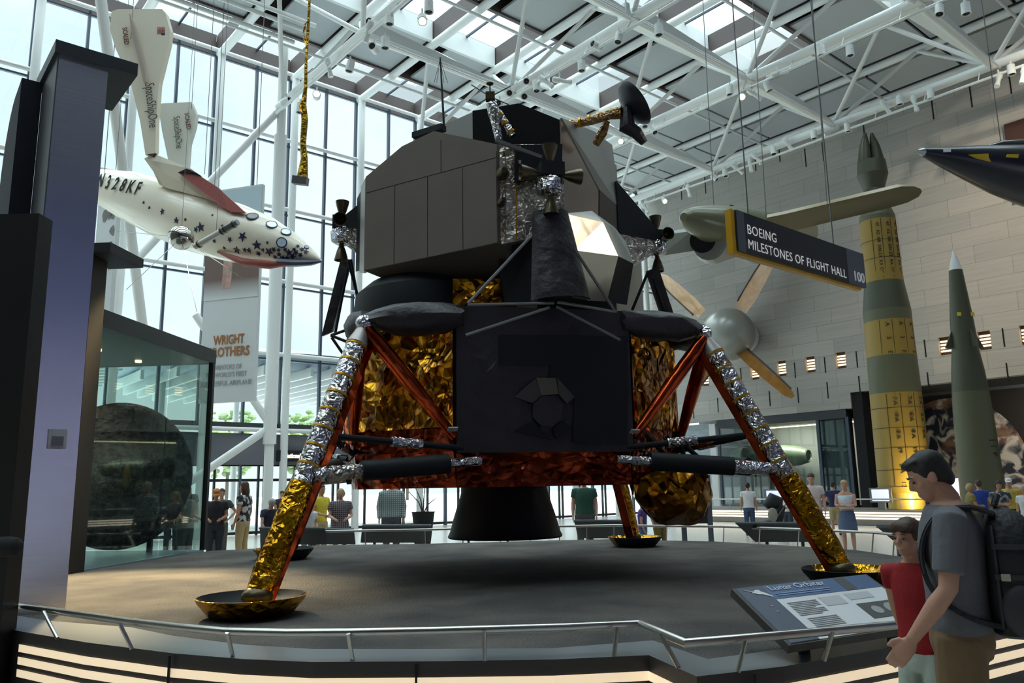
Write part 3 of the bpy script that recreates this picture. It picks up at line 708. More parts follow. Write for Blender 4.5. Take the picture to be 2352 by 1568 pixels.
# left quad housing: black band and silver foil box
MB().prism([lm(AB - .14, s0_ - .2, zb + .06), lm(AB - .14, s0_ - .2, 5.02), lm(AB - .24, s0_ - .36, 4.98), lm(AB - .24, s0_ - .36, zb + .1)], LS * .06).build('side_band', LBLACK2, bayo, False)

# mid section
MS = [(-1.42, 3.6), (1.42, 3.75), (1.42, 5.66), (0.84, 6.04), (0.1, 6.14), (-0.66, 6.06), (-1.42, 5.6)]
mid = MB(); mid.prism([lm(0.85, s, z) for s, z in MS], -LA * 1.75)
mido = mid.build('ascent_cabin', SKING, lr, False)
MB().prism([lm(.875, .1, 4.7), lm(.875, 1.425, 4.7), lm(.875, 1.425, 5.66), lm(.875, .84, 6.045), lm(.875, .1, 6.145)], -LA * .03).build('black_rear_panel', mat('cabin_black', (18, 17, 20), 0.85, spec=.15), mido, False)
def splate(pts, nm, m_, th=0.03):
    MB_ = MB(); plate(MB_, [lm(*p) for p in pts], th, lm(0, 0, 5)); return MB_.build(nm, m_, mido, False)
splate([(.86, 1.45, 5.66), (-.2, 1.45, 5.05), (-.15, 1.45, 4.5), (.86, 1.45, 4.2)], 'side_panel', SKINB)
splate([(.86, 1.46, 5.68), (-.22, 1.40, 5.93), (-.82, 1.40, 5.95), (-.78, 1.5, 4.95), (-.2, 1.46, 5.05)], 'upper_side_panel', SKING)
splate([(-.2, 1.46, 5.05), (-.78, 1.5, 4.95), (-.78, 1.5, 4.5), (-.15, 1.46, 4.5)], 'lower_side_panel', SKIND)
MB().prism([lm(-.9, s * 1.02, z) for s, z in [(-1.3, 3.3), (1.3, 3.3), (1.3, 4.9), (.6, 5.5), (-.6, 5.5), (-1.3, 4.9)]], -LA * 1.0).build('front_cabin', SKING, mido, False)
# ascent propellant tank covers: faceted bulge on the right side
def dd(x, y, Y): return at_d(x, y, Y)
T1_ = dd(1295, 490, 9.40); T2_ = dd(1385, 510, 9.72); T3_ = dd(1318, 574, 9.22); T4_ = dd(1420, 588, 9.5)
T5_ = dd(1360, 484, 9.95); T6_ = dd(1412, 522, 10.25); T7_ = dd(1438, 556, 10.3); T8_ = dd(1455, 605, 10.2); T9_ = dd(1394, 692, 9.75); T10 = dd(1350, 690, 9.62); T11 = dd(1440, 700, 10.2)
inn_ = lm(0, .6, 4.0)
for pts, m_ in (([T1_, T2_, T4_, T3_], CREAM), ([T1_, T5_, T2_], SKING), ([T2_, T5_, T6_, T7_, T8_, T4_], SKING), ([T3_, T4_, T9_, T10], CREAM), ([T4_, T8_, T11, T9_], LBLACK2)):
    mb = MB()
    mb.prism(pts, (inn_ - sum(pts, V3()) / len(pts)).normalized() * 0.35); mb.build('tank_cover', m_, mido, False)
# foil wall between bay and cabin that carries the near thruster cluster
fw = MB(); fpts = [onF(1140, 332, 1.98), onF(1292, 330, 2.02), onF(1296, 490, 2.02), onF(1218, 548, 1.98), onF(1142, 562, 1.98)]
crf = MB(); crf.prism(fpts, -LF * .5); crf.build('foil_wall', SILVER2, mido, False)
for x in (1161, 1186):
    MB().tube(onF(x, 340, 1.995), onF(x, 552, 1.995), 0.008, n=6).build('tape_line', TAPE, mido)
for x, y, r_ in ((1152, 402, .075), (1150, 468, .05)):
    c = onF(x, y, 2.0); MB().lathe([(r_, 0), (r_, .08), (r_ * .6, .14), (r_ * .5, .16)], c, LF, 16).build('valve', NOZ, mido)
MB().prism([onF(1183, 333, 2.06), onF(1292, 330, 2.06), onF(1292, 402, 2.06), onF(1183, 417, 2.06)], -LF * .04).build('backing_board', LBLACK2, mido, False)
for y in (340, 372, 410): MB().box(onF(1194, y, 2.07), (.03, .02, .04)).build('bolt_plate', BAYL, mido, False)
# antenna rod along the bay shoulder
MB().beam(onF(1138, 322, 2.1), onF(1245, 362, 2.25), 0.05, 0.04).build('deflector_arm', RODG, mido, False)
# black panels and curved plume deflector below the near cluster
MB().prism([onF(1143, 575, 1.75), onF(1222, 530, 1.9), onF(1222, 696, 1.9), onF(1160, 696, 1.75)], -LF * .06).build('black_side_panel', LBLACK2, mido, False)
def deflector(top, bot, wt, wb, out, name='plume_deflector'):
    d = (bot - top).normalized(); x = d.cross(out).normalized(); n_ = 12; rings = []
    for (c, w_) in ((top, wt), (bot, wb)):
        rings.append([c + x * (w_ * math.sin(t)) + out * (w_ * 0.8 * math.cos(t)) for t in [(-1.35 + 2.7 * i / n_) for i in range(n_ + 1)]] + [c + x * (w_ * .93 * math.sin(t)) + out * (w_ * 0.72 * math.cos(t)) for t in [(1.35 - 2.7 * i / n_) for i in range(n_ + 1)]])
    mb = MB(); mb.loft(rings); return mb.build(name, LBLACK, lr)
deflector(onF(1262, 490, 2.15), onF(1285, 692, 2.25), 0.22, 0.36, LF)
for a_, b_ in (((1075, 697), (1222, 540)), ((1318, 570), (1415, 718)), ((1075, 700), (1272, 696)), ((1280, 694), (1412, 716)), ((1070, 770), (1262, 706)), ((1278, 704), (1424, 781))):
    MB().tube(onF(*a_, 2.42), onF(*b_, 2.42), 0.018, n=8).build('support_rod', RODG, lr)
# thruster clusters
def quad(c, out, tang, foil_from=None, nm='thruster_cluster'):
    """four nozzles on a small box: up, down and two sideways"""
    mb = MB(); mb.lathe([(.1, -.17), (.16, -.13), (.17, .0), (.14, .05)], c, ZZ, 14); q = mb.build(nm, SILVER, lr)
    MB().box(c + ZZ * 0.12, (.28, .3, .16), tang, out, ZZ).build('manifold_box', LBLACK2, q, False)
    for d_, o_ in ((ZZ, .24), (-ZZ, .2), (tang, .16), (-tang, .16)):
        cc = c + ZZ * 0.07 + out * .05 if abs(d_.z) < .5 else c + out * 0.02
        MB().lathe([(.03, -.06), (.035, 0), (.06, .06), (.085, .15), (.095, .2), (.085, .2), (.05, .08), (.01, .05)], cc + d_ * o_, d_, 16, caps=False).build('nozzle', NOZ, q)
    return q
tg = ZZ.cross(LF).normalized()
quad(onF(1263, 418, 2.3), LF, (tg * 0.8 - LF * .0).normalized())
qL = lm(1.55, -1.6, 4.55); oL = (LA - LS).normalized(); quad(qL, oL, LF)
qR = lm(-1.5, 1.72, 4.55); quad(qR, -oL, LF)
for q_, o_ in ((qL, oL), (qR, -oL)):
    b_ = q_ - o_ * .74
    mb = MB(); w_ = LF
    mb.loft([[q_ + w_ * x_ * .12 + ZZ * z_ * .12 for x_, z_ in ((-1, -1), (1, -1), (1, 1), (-1, 1))], [b_ + w_ * x_ * .42 + ZZ * z_ * .55 for x_, z_ in ((-1, -1), (1, -1), (1, 1), (-1, 1))]]); mb.build('cluster_fairing', SILVER2, lr, False)
    mb = MB(); mb.loft([[q_ + w_ * x_ * .13 + ZZ * z_ for x_, z_ in ((-1, .02), (1, .02), (1, .19), (-1, .19))], [b_ + w_ * x_ * .44 + ZZ * z_ for x_, z_ in ((-1, .0), (1, .0), (1, .78), (-1, .78))]]); mb.build('fairing_cover', LBLACK2, lr, False)
# left and right hanging plume deflectors with rods
for pts, Y in (([(783, 592), (806, 596), (762, 762), (738, 772)], 10.9), ([(1486, 622), (1512, 612), (1548, 722), (1522, 730)], 10.6)):
    p_ = [at_d(x, y, Y) for x, y in pts]; MB().prism(p_, FW * .12).build('plume_deflector', LBLACK, lr, False)
for a_, b_, Y in (((800, 600), (838, 740), 10.7), ((806, 596), (822, 690), 10.9), ((760, 770), (832, 745), 10.6), ((760, 770), (835, 800), 10.5), ((762, 775), (800, 830), 10.7), ((800, 610), (770, 765), 10.8), ((1488, 625), (1452, 712), 10.5), ((1500, 640), (1530, 725), 10.5)):
    MB().tube(at_d(*a_, Y), at_d(*b_, Y), 0.02, n=8).build('support_rod', LBLACK2, lr)
# black tank drum and gold blanket under the bay
MB().lathe([(.2, 3.06), (1.08, 3.08), (1.12, 3.3), (1.08, 3.62), (.9, 3.78), (.3, 3.82)], lm(.75, -.62, 0), n=36).build('ascent_tank_drum', LBLACK2, lr)
mb = MB(); crumple(mb, onF(1040, 700, 1.5), onF(1165, 700, 1.6), onF(1040, 640, 1.5), 8, 5, .04, LF, 77); mb.build('gold_blanket', GOLD, lr, False, fixn=False)
MB().box(lm(.95, .75, 3.25), (.5, .4, .35), LA, LS, ZZ).build('avionics_box', mat('box_ochre', (120, 92, 54), .6), lr, False)
st_top = MB(); st_top.prism([lm(a * .93, s * .93, Z1) for a, s in OCT], ZZ * .03); st_top.build('stage_deck', LBLACK, lr, False)
# dish antenna
dc = at_d(1452, 240, 9.6); dn = (RT * 0.72 + UP * 0.52 + FW * 0.12).normalized()
ds = MB().lathe([(.01, -.1), (.12, -.085), (.26, -.03), (.315, .03), (.32, .045), (.30, .035), (.24, -.015), (.1, -.07), (.01, -.085)], dc, dn, 32, caps=False).build('dish_antenna', mat('dish_black', (30, 34, 44), 0.4, spec=.4), lr)
MB().path([dc - dn * .1, at_d(1440, 292, 9.6), at_d(1462, 305, 9.6), at_d(1480, 328, 9.62)], [.07, .11, .08, .05], 10).build('feed_housing', LBLACK, ds)
MB().path([at_d(1300, 290, 9.9), at_d(1360, 276, 9.75), at_d(1400, 262, 9.65), at_d(1428, 258, 9.6)], [.045, .06, .07, .09], 12).build('boom', foil('bronze_foil', (190, 160, 120), (150, 116, 70), .25, 14, .9, .05), ds)
MB().path([at_d(1395, 278, 9.75), at_d(1384, 305, 9.8), at_d(1368, 332, 9.9)], [.04, .065, .05], 10).build('boom_brace', MATS['bronze_foil'], ds)
for t in (.1, .3, .5, .7, .95):
    p = at_d(1300, 290, 9.9).lerp(at_d(1405, 261, 9.65), t); MB().tube(p, p + (at_d(1405, 261, 9.65) - at_d(1300, 290, 9.9)).normalized() * .03, .066, n=12).build('tape_band', TAPE, ds)
# mast with crossed aerial
MYD = 9.62
mt = MB().path([at_d(1146, 322, MYD), at_d(1139, 285, MYD), at_d(1136, 262, MYD), at_d(1128, 238, MYD)], [.05, .06, .085, .07], 10).build('aerial_mast', SILVER, lr)
MB().path([at_d(1143, 258, MYD), at_d(1162, 285, MYD), at_d(1179, 312, MYD)], [.055, .05, .045], 10).build('mast_brace', SILVER, mt)
for t_ in (.1, .45, .8): p = at_d(1143, 258, MYD).lerp(at_d(1179, 312, MYD), t_); MB().tube(p, p + (at_d(1179, 312, MYD) - at_d(1143, 258, MYD)).normalized() * .03, .058, n=12).build('tape_band', TAPE, mt)
MB().box(at_d(1126, 222, MYD), (.12, .1, .1)).build('mast_head', NOZ, mt, False)
for x, y in ((1083, 195), (1172, 198), (1095, 240), (1168, 240)): MB().tube(at_d(1126, 222, MYD), at_d(x, y, MYD - .1 if y > 210 else MYD + .1), .008, n=6).build('aerial_rod', BLACK, mt)
MB().tube(at_d(1126, 222, MYD), at_d(1125, 193, MYD), .01, n=6).build('aerial_rod', BLACK, mt); MB().ell(at_d(1125, 192, MYD), .05, .05, .02).build('aerial_disc', NOZ, mt)
wa = MB().path([at_d(1020, 298, 10.2), at_d(1016, 220, 10.2), at_d(1011, 132, 10.2)], [.018, .014, .01], 8).build('whip_aerial', BLACK, lr)
for dx in (-14, -8, 9, 17): MB().tube(at_d(1011, 136, 10.2), at_d(1011 + dx, 190, 10.2), .003, n=4).build('stay_wire', BLACK, wa)
MB().box(at_d(985, 303, 10.2), (.5, .12, .08), LS, LA, ZZ).build('roof_rail', LBLACK2, lr, False)
# ------------------------------------------------------------------ display platform
def deckmat():
    m = mat('moon_ground', (116, 110, 104), 0.95, rgb2=(88, 85, 84), scale=1.1, bump=0.9, bscale=38, spec=0.1)
    return m
LZ6 = 0.60
OUT = [at_z(x, y, LZ6) for x, y in ((-60, 1425), (50, 1450), (200, 1475), (400, 1500), (560, 1513), (720, 1520), (1000, 1518), (1270, 1514), (1490, 1504), (1600, 1553), (1800, 1530), (2080, 1480), (2352, 1425), (2700, 1370))]
INN = [at_z(x, y, LZ6) for x, y in ((-40, 1400), (110, 1425), (300, 1440), (400, 1460), (560, 1480), (720, 1490), (1000, 1490), (1270, 1488), (1500, 1470), (1625, 1513), (1810, 1488), (2080, 1445), (2352, 1395), (2700, 1345))]
BACK = [at_z(x, y, DECK) for x, y in ((2360, 1330), (2150, 1290), (2050, 1275), (1960, 1262), (1800, 1252), (1640, 1243), (1400, 1238), (1280, 1240), (1150, 1244), (985, 1248), (720, 1252), (480, 1265), (165, 1315))]
pf = thing('display_platform', 'low curved platform with grey moon-like ground under the lunar lander', 'platform', LC - ZZ * DECK)
flat = lambda p, z: V3((p.x, p.y, z))
mb = MB(); poly = [flat(p, DECK) for p in INN] + [flat(p, DECK) for p in BACK]
mb.prism(poly, -ZZ * 0.5); mb.build('deck_ground', deckmat(), pf, False)
LEDG = mat('ledge_grey', (120, 124, 126), 0.3, spec=0.5); FASC = mat('fascia_dark', (52, 48, 46), 0.5)
mb = MB()
n_ = len(OUT); mb.add([p for p in OUT] + [p for p in INN] + [flat(p, 0.5) for p in INN], [(i, i + 1, n_ + i + 1, n_ + i) for i in range(n_ - 1)] + [(n_ + i, n_ + i + 1, 2 * n_ + i + 1, 2 * n_ + i) for i in range(n_ - 1)])
mb.build('ledge', LEDG, pf, False)
mb = MB(); mb.add([p for p in OUT] + [flat(p, 0.02) for p in OUT], [(i, i + 1, n_ + i + 1, n_ + i) for i in range(n_ - 1)]); mb.build('fascia', FASC, pf, False)
mb = MB(); bo = [flat(p, DECK) for p in BACK]; n2 = len(bo); mb.add(bo + [flat(p, 0.0) for p in bo], [(i, i + 1, n2 + i + 1, n2 + i) for i in range(n2 - 1)]); mb.build('back_fascia', FASC, pf, False)
STRIP = mat('light_strip', (250, 222, 180), emit=0.72, ecol=(244, 222, 190))
def outward(i):
    a = OUT[max(0, i - 1)]; b = OUT[min(n_ - 1, i + 1)]; t = (b - a); return V3((t.y, -t.x, 0)).normalized()
for z in (0.51, 0.42, 0.33):
    mb = MB(); q = [flat(p + outward(i) * 0.012, z) for i, p in enumerate(OUT)]
    mb.add(q + [flat(p, z - 0.055) for p in q], [(i, i + 1, n_ + i + 1, n_ + i) for i in range(1, n_ - 1)]); mb.build('light_strip', STRIP, pf, False)
for x, y in ((393, 1500), (957, 1518), (1730, 1540)):
    p = at_z(x, y, LZ6) - FW * 0.02; MB().box(flat(p, .38), (.012, .02, .42)).build('panel_joint', BLACKM, pf, False)
# handrails
RAILPX = [(-40, 1378), (35, 1390), (160, 1408), (300, 1428), (420, 1441), (520, 1450), (660, 1453), (800, 1452), (1000, 1448), (1300, 1440), (1470, 1432), (1575, 1477), (1800, 1458), (2090, 1432), (2352, 1392), (2600, 1352)]
RZ = 0.765
hr = thing('handrail', 'low brushed steel handrail running along the front of the platform', 'handrail', at_z(800, 1452, LZ6))
MB().path([at_z(x, y, RZ) for x, y in RAILPX], 0.026, 12).build('rail', RAILM, hr)
for bx, by, tx, ty in ((132, 1466, 100, 1405), (303, 1490, 275, 1432), (535, 1508, 522, 1452), (810, 1517, 800, 1455), (1113, 1517, 1113, 1450), (1410, 1506, 1418, 1440), (1558, 1532, 1518, 1456), (1695, 1543, 1712, 1470), (1892, 1517, 1912, 1450), (2200, 1458, 2215, 1415)):
    a, b = at_z(bx, by, LZ6), at_z(tx, ty, RZ); MB().tube(a, b, 0.014, n=8).build('post', RAILM, hr)
hb = thing('back_handrail', 'thin steel handrail along the far edge of the platform', 'handrail', bo[6] - ZZ * DECK)
bc = LC.copy(); bp = []
for p in bo[1:-2]:
    d = (p - bc); d.z = 0; d.normalize(); bp.append(flat(p + d * 0.45, 0.80))
MB().path(bp, 0.024, 10).build('rail', RAILM, hb)
for i in range(len(bp) - 1):
    for t in ((0.0, 0.5) if i < 9 else (0.3, 0.9)):
        p = bp[i].lerp(bp[i + 1], t); d = (p - bc); d.z = 0; d.normalize(); MB().tube(flat(p, 0) - d * 0.18, p, 0.012, n=6).build('post', RAILM, hb)

# reading panels around the back of the platform
SLAB = mat('reader_slab', (46, 48, 50), 0.45); SLABT = mat('reader_top', (92, 98, 104), 0.4)
for k, (x0, x1, yt, X0, X1, yb, Y, lb) in enumerate(((596, 745, 1213, 600, 752, 1250, 16.6, 'black reading panel behind the left footpads, in front of the gold strut'), (690, 812, 1216, 690, 816, 1250, 17.0, 'black reading panel directly below the woman in plaid'), (832, 990, 1207, 828, 986, 1246, 17.0, 'black reading panel in front of the man in the checkered shirt'), (1056, 1190, 1212, 1046, 1196, 1240, 17.2, 'black reading panel under the engine bell'), (1318, 1452, 1196, 1330, 1462, 1236, 17.2, 'black reading panel in front of the man in the green polo'), (1690, 1832, 1202, 1735, 1872, 1244, 15.2, 'angled grey reading panel right of the gold foil bag'), (2014, 2100, 1210, 2050, 2120, 1240, 13.6, 'grey reading panel tip beside the head of the boy in red'))):
    c_ = at_d((x0 + x1) / 2, yb, Y); t = thing('reading_panel', lb, 'sign', flat(c_, 0))
    a, b = at_d(x0, yt, Y), at_d(x1, yt, Y); c, d = at_d(X1, yb, Y + 0.25), at_d(X0, yb, Y + 0.25)
    n = (b - a).cross(d - a).normalized(); n = -n if n.y > 0 else n
    MB().prism([a, b, c, d], -n * 0.05).build('slab', SLAB, t, False)
    MB().beam(a, b, 0.05, 0.03).build('top_edge', SLABT, t, False)
    for s in (.2, .8):
        p = d.lerp(c, s); MB().box(flat(p + FW * .03, (p.z + .0) / 2), (.05, .05, p.z)).build('leg', SLAB, t, False)

# the reading panel in the right foreground
rp = thing('reading_panel', 'large blue and white reading panel titled Lunar Orbiter in the foreground beside the boy', 'sign', flat(at_d(1880, 1450, 5.3), LZ6))
TL, TR_, BL = at_d(1680, 1352, 5.45), at_d(1990, 1318, 5.95), at_d(1812, 1482, 4.85); BR = TR_ + BL - TL
ex, ey = (TR_ - TL), (TL - BL); nrm = ex.cross(ey).normalized(); nrm = nrm if nrm.z > 0 else -nrm
MB().prism([BL, BL + ex, TR_, TL], -nrm * 0.05).build('slab', mat('panel_edge', (58, 54, 52), .5), rp, False)
def pp(u, v, h=0.003): return BL + ex * u + ey * v + nrm * h
def patch(u0, v0, u1, v1, m_, nm='print', h=0.003): return MB().prism([pp(u0, v0, h), pp(u1, v0, h), pp(u1, v1, h), pp(u0, v1, h)], -nrm * 0.002).build(nm, m_, rp, False)
PW = mat('print_white', (214, 214, 216), 0.35); PB = mat('print_blue', (52, 84, 128), 0.3); PN = mat('print_navy', (40, 58, 84), 0.3); PT = mat('print_text', (120, 120, 122), 0.5); PD = mat('print_dark', (44, 48, 50), 0.35); PG = mat('print_grey', (150, 150, 150), .4)
patch(.02, .02, .98, .98, PW, 'print_sheet'); patch(.02, .72, .98, .98, PB, 'header', .005); patch(.02, .02, .2, .98, PN, 'side_column', .006)
patch(.72, .72, .8, .98, PD, 'header_photo', .0065)
patch(.66, .2, .98, .47, PD, 'photo_strip', .006)
for u, v, r_ in ((.75, .33, .035), (.86, .33, .048)):
    MB().prism([pp(u + r_ * math.cos(i * PI / 10), v + 2 * r_ * math.sin(i * PI / 10), .008) for i in range(20)], -nrm * .002).build('photo', PG, rp, False)
for i in range(9): patch(.24, .62 - i * .028, .44 - (.05 if i in (4, 8) else 0), .633 - i * .028, PT, 'text_line', .0055)
for i in range(6): patch(.26, .33 - i * .028, .46, .343 - i * .028, PT, 'text_line', .0055)
patch(.47, .5, .62, .66, mat('print_pale', (180, 180, 182), .4), 'photo', .0055); patch(.66, .55, .84, .67, MATS['print_pale'], 'photo', .0055)
sat = [(.05, .93), (.07, .92), (.115, .88), (.12, .91), (.15, .91), (.155, .87), (.17, .85), (.2, .77), (.195, .755), (.15, .82), (.12, .83), (.1, .86), (.085, .85), (.1, .88)]
MB().prism([pp(u, v, .009) for u, v in sat], -nrm * .002).build('satellite_picture', PW, rp, False)
text('Lunar Orbiter', .085, pp(.225, .87, .008), ex, ey, PW, rp, ext=.001)
for i in range(2): patch(.23, .80 - i * .035, .62, .815 - i * .035, mat('print_blue_text', (120, 146, 180), .4), 'text_line', .008)
for v in (.6, .5): patch(.12, v, .14, v + .02, mat('print_orange', (170, 110, 70), .4), 'bullet', .008)
for u in (.2, .82):
    p = pp(u, .25, -.05); MB().box(flat(p, (p.z + LZ6) / 2 - .01), (.06, .04, p.z - LZ6 + .04)).build('leg', SLAB, rp, False)

# ------------------------------------------------------------------ steel pillar at the left
PR = at_z(150, 1400, DECK); PL_ = PR - U * 0.47
tz = at_pl(248, 160, Vv, PR.dot(Vv)).z
pl = thing('steel_pillar', 'brushed steel exhibit pillar with dark overhanging cap at the left edge', 'pillar', flat(PR - U * .2, 0), kind='thing')
MB().prism([PR, PL_, PL_ + Vv * .8, PR + Vv * .8], ZZ * (tz - DECK)).build('shaft', [mat('pillar_steel', (232, 233, 240), 0.24, 1.0, var=0.05, scale=1.2, stretch=(1, 1, 40))], pl, False)
MB().prism([PL_ - U * .012, PL_ - U * .012 + Vv * .8, PL_ + Vv * .8, PL_ - Vv * -.002], ZZ * (tz - DECK)).build('side_cladding', mat('pillar_side', (74, 76, 82), .5), pl, False)
cz = flat(PR, tz)
MB().prism([flat(PL_ - U * .05 - Vv * .06, tz), flat(PR + U * .28 - Vv * .06, tz), flat(PR + U * .28 + Vv * 1.0, tz), flat(PL_ - U * .05 + Vv * 1.0, tz)], ZZ * .14).build('cap', mat('cap_dark', (40, 44, 52), .45), pl, False)
# curved wing wall behind the pillar
wc = (PL_ + Vv * .75 - U * .02).dot(U); wp = lambda x, y: at_pl(x, y, U, wc)
w0 = PL_ + Vv * .75 - U * .02; wl = w0 + Vv * .95
arc = [flat(w0, DECK), flat(wl, DECK), flat(wl, tz - 1.0)] + [flat(wl - Vv * (.7 * (1 - math.cos(t))), tz - 1.0 + .95 * math.sin(t)) for t in [PI / 2 * i / 8 for i in range(1, 9)]] + [flat(w0, tz)]
MB().prism(arc, -U * .2).build('curved_wing', mat('wing_dark', (34, 36, 44), .7, spec=.2), pl, False)
op = at_pl(131, 1008, Vv, PR.dot(Vv)) - Vv * .015
ou = MB(); ou.box(op, (.16, .03, .19), U, Vv, ZZ); ouo = ou.build('socket_plate', mat('socket_white', (196, 196, 200), .35), pl, False)
MB().box(op - Vv * .02 - ZZ * .02, (.1, .012, .09), U, Vv, ZZ).build('socket', mat('socket_grey', (120, 120, 126), .4), ouo, False)
dk = thing('dark_display_wall', 'black display wall cutting into the left edge of the picture', 'partition', flat(at_d(20, 1400, 6.3), 0), kind='thing')
p = at_d(82, 485, 6.3); MB().box(V3((p.x - .85, p.y + .15, p.z / 2)), (1.7, .2, p.z)).build('panel', mat('display_black', (10, 10, 13), .5), dk, False)
p = at_d(22, 1255, 6.1); MB().path([p - RT * .12, p, p + RT * .06, p + RT * .085], [.07, .075, .065, .03], 12).build('bracket_knob', BLACKM, dk)

# ------------------------------------------------------------------ glass case with the heat shield
C1 = flat(at_z(165, 1315, DECK), 0); C2 = flat(at_z(468, 1263, DECK), 0)
cx = (C2 - C1).normalized(); cyv = V3((-cx.y, cx.x, 0)); cw_ = (C2 - C1).length
gz = at_d(486, 834, C2.y).z
gc = thing('glass_display_case', 'tall glass case with dark top fascia holding the round heat shield', 'display case', (C1 + C2) / 2)
dp = 2.9
CF = mat('case_fascia', (50, 53, 56), .5)
MB().prism([flat(C1 - cx * 1.5, gz), flat(C2 + cx * .12, gz), flat(C2 + cx * .12 + cyv * dp, gz), flat(C1 - cx * 1.5 + cyv * dp, gz)], ZZ * .27).build('top_fascia', CF, gc, False)
MB().prism([flat(C1 - cx * 1.5, 0), flat(C2, 0), flat(C2 + cyv * dp, 0), flat(C1 - cx * 1.5 + cyv * dp, 0)], ZZ * .56).build('base', mat('case_base', (120, 140, 150), .25), gc, False)
for a, b, nm in ((C1, C1 + cx * (cw_ * .58), 'front_glass'), (C1 + cx * (cw_ * .59), C2, 'front_glass'), (C2, C2 + cyv * dp, 'end_glass'), (C1 + cyv * dp, C2 + cyv * dp, 'back_glass')):
    n = ZZ.cross((b - a).normalized()) * .012
    MB().prism([flat(a, .57), flat(b, .57), flat(b + n, .57), flat(a + n, .57)], ZZ * (gz - .57)).build(nm, CASEG, gc, False)
for p in (C2, C2 + cyv * dp): MB().box(flat(p - cx * .04, (gz + .56) / 2), (.09, .09, gz - .56), cx, cyv, ZZ).build('post', BLACK, gc, False)
MB().box(flat(C1, 2.5) - cx * .05, (.35, .2, 5.2), cx, cyv, ZZ).build('end_panel', mat('case_bronze', (48, 43, 38), .4, .3), gc, False)
MB().box(flat(C1, 5.18) + cx * .1 - cyv * .15, (.9, .55, .14), cx, cyv, ZZ).build('lamp_shelf', BLACK, gc, False)
for k in range(3):
    p = C1 + cx * (.8 + k * 1.3) + cyv * 1.2; MB().tube(flat(p, gz - .04), flat(p, gz + .01), .06, n=12).build('downlight', mat('downlight_glow', (255, 226, 170), emit=3), gc)
hc = at_d(282, 1091, 14.6); ha = (-FW + RT * 1.02); ha.z = 0; ha.normalize()
hs = thing('heat_shield', 'round charred black heat shield standing inside the glass case', 'heat shield', flat(hc, .56))
SH = mat('char_black', (52, 52, 53), .8, rgb2=(84, 83, 82), scale=7, bump=1.0, bscale=14, spec=.25)
MB().lathe([(.01, .17), (.39, .155), (.77, .11), (1.1, .045), (1.25, 0), (1.32, -.06), (1.32, -.12), (.01, -.12)], hc, ha, 48, caps=False).build('shield_face', SH, hs)
mb = MB(); [mb.ell(hc + ha * .17 + V3((0, 0, -.05)) + RT * .02 * k, .08, .05, .22) for k in (0,)]; mb.build('scorched_spot', mat('char_ochre', (84, 74, 40), .8), hs)
for s in (-.6, .6):
    q = hc + ZZ.cross(ha) * s; MB().box(flat(q - ha * .1, (.56 + hc.z - .75) / 2), (.08, .08, hc.z - .75 - .56)).build('stand_leg', BLACK, hs, False)

# ------------------------------------------------------------------ banners and the hanging sign
def banner(px, Y0, Y1, lb, th=.14):
    (ax_, ay), (bx_, by), (cx_, cy), (dx_, dy) = px       # TL TR BR BL
    bl, br = at_d(dx_, dy, Y0), at_d(cx_, cy, Y1); h = at_d(ax_, ay, Y0).z - bl.z
    ex_ = br - bl; ex_.z = 0; t = thing('hanging_banner', lb, 'banner', (bl + br) / 2)
    n = ex_.cross(ZZ).normalized(); n = -n if n.y > 0 else n
    br = bl + ex_
    MB().prism([bl, br, br + ZZ * h, bl + ZZ * h], -n * th).build('panel', mat('banner_white', (205, 208, 210), .7), t, False)
    return t, bl, ex_, h, n
t, bl, ex_, h, n = banner(((480, 440), (600, 443), (583, 918), (455, 927)), 25.2, 24.6, 'tall white and brown banner about the Wright brothers hanging by the glass wall')
P_ = lambda u, v: bl + ex_ * u + ZZ * (h * v) + n * .012
def artmat(nm, top, bot, z0, z1):
    m = mat(nm, top, .7); tt = m.node_tree; b = tt.nodes['Principled BSDF']; tc_ = tt.nodes.new('ShaderNodeTexCoord'); s_ = tt.nodes.new('ShaderNodeSeparateXYZ'); tt.links.new(tc_.outputs['Object'], s_.inputs[0])
    mr_ = tt.nodes.new('ShaderNodeMapRange'); mr_.inputs[1].default_value = z0; mr_.inputs[2].default_value = z1; tt.links.new(s_.outputs['Z'], mr_.inputs[0])
    r_ = tt.nodes.new('ShaderNodeValToRGB'); r_.color_ramp.elements[0].color = (*lin(bot), 1); r_.color_ramp.elements[1].color = (*lin(top), 1); tt.links.new(mr_.outputs[0], r_.inputs[0]); tt.links.new(r_.outputs[0], b.inputs['Base Color']); return m
MB().prism([P_(0, .47), P_(1, .47), P_(1, .985), P_(0, .985)], n * .004).build('photo_print', artmat('banner_photo', (112, 92, 86), (205, 208, 210), h * .47, h * .56), t, False)
MB().prism([P_(0, .86), P_(1, .86), P_(1, .99), P_(0, .99)], n * .007).build('sky_print', mat('banner_sky', (176, 196, 204), .7), t, False)
fig = [(.33, .52), (.5, .52), (.52, .66), (.55, .70), (.52, .71), (.56, .79), (.53, .81), (.47, .71), (.42, .74), (.36, .73)]
MB().prism([P_(u, v) + n * .006 for u, v in fig], n * .004).build('figure_print', mat('banner_figure', (176, 142, 134), .7, var=.25, scale=4), t, False)
BRN = mat('banner_brown', (158, 104, 58), .6); GRY = mat('banner_grey', (150, 152, 156), .6)
w1 = ex_.length
for s_, v, m_, sz, al, wd_ in (('WRIGHT', .262, BRN, .36, .23, .56), ('BROTHERS', .207, BRN, .36, .13, .76), ('INVENTORS OF', .147, GRY, .19, .21, .55), ("THE WORLD'S FIRST", .113, GRY, .19, .11, .75), ('SUCCESSFUL AIRPLANE', .075, GRY, .19, .03, .92)):
    text(s_, sz * w1 / 1.75, P_(al, v) + n * .004, ex_, ZZ, m_, t, bold=.01 if sz > .3 else 0, width=wd_ * w1)
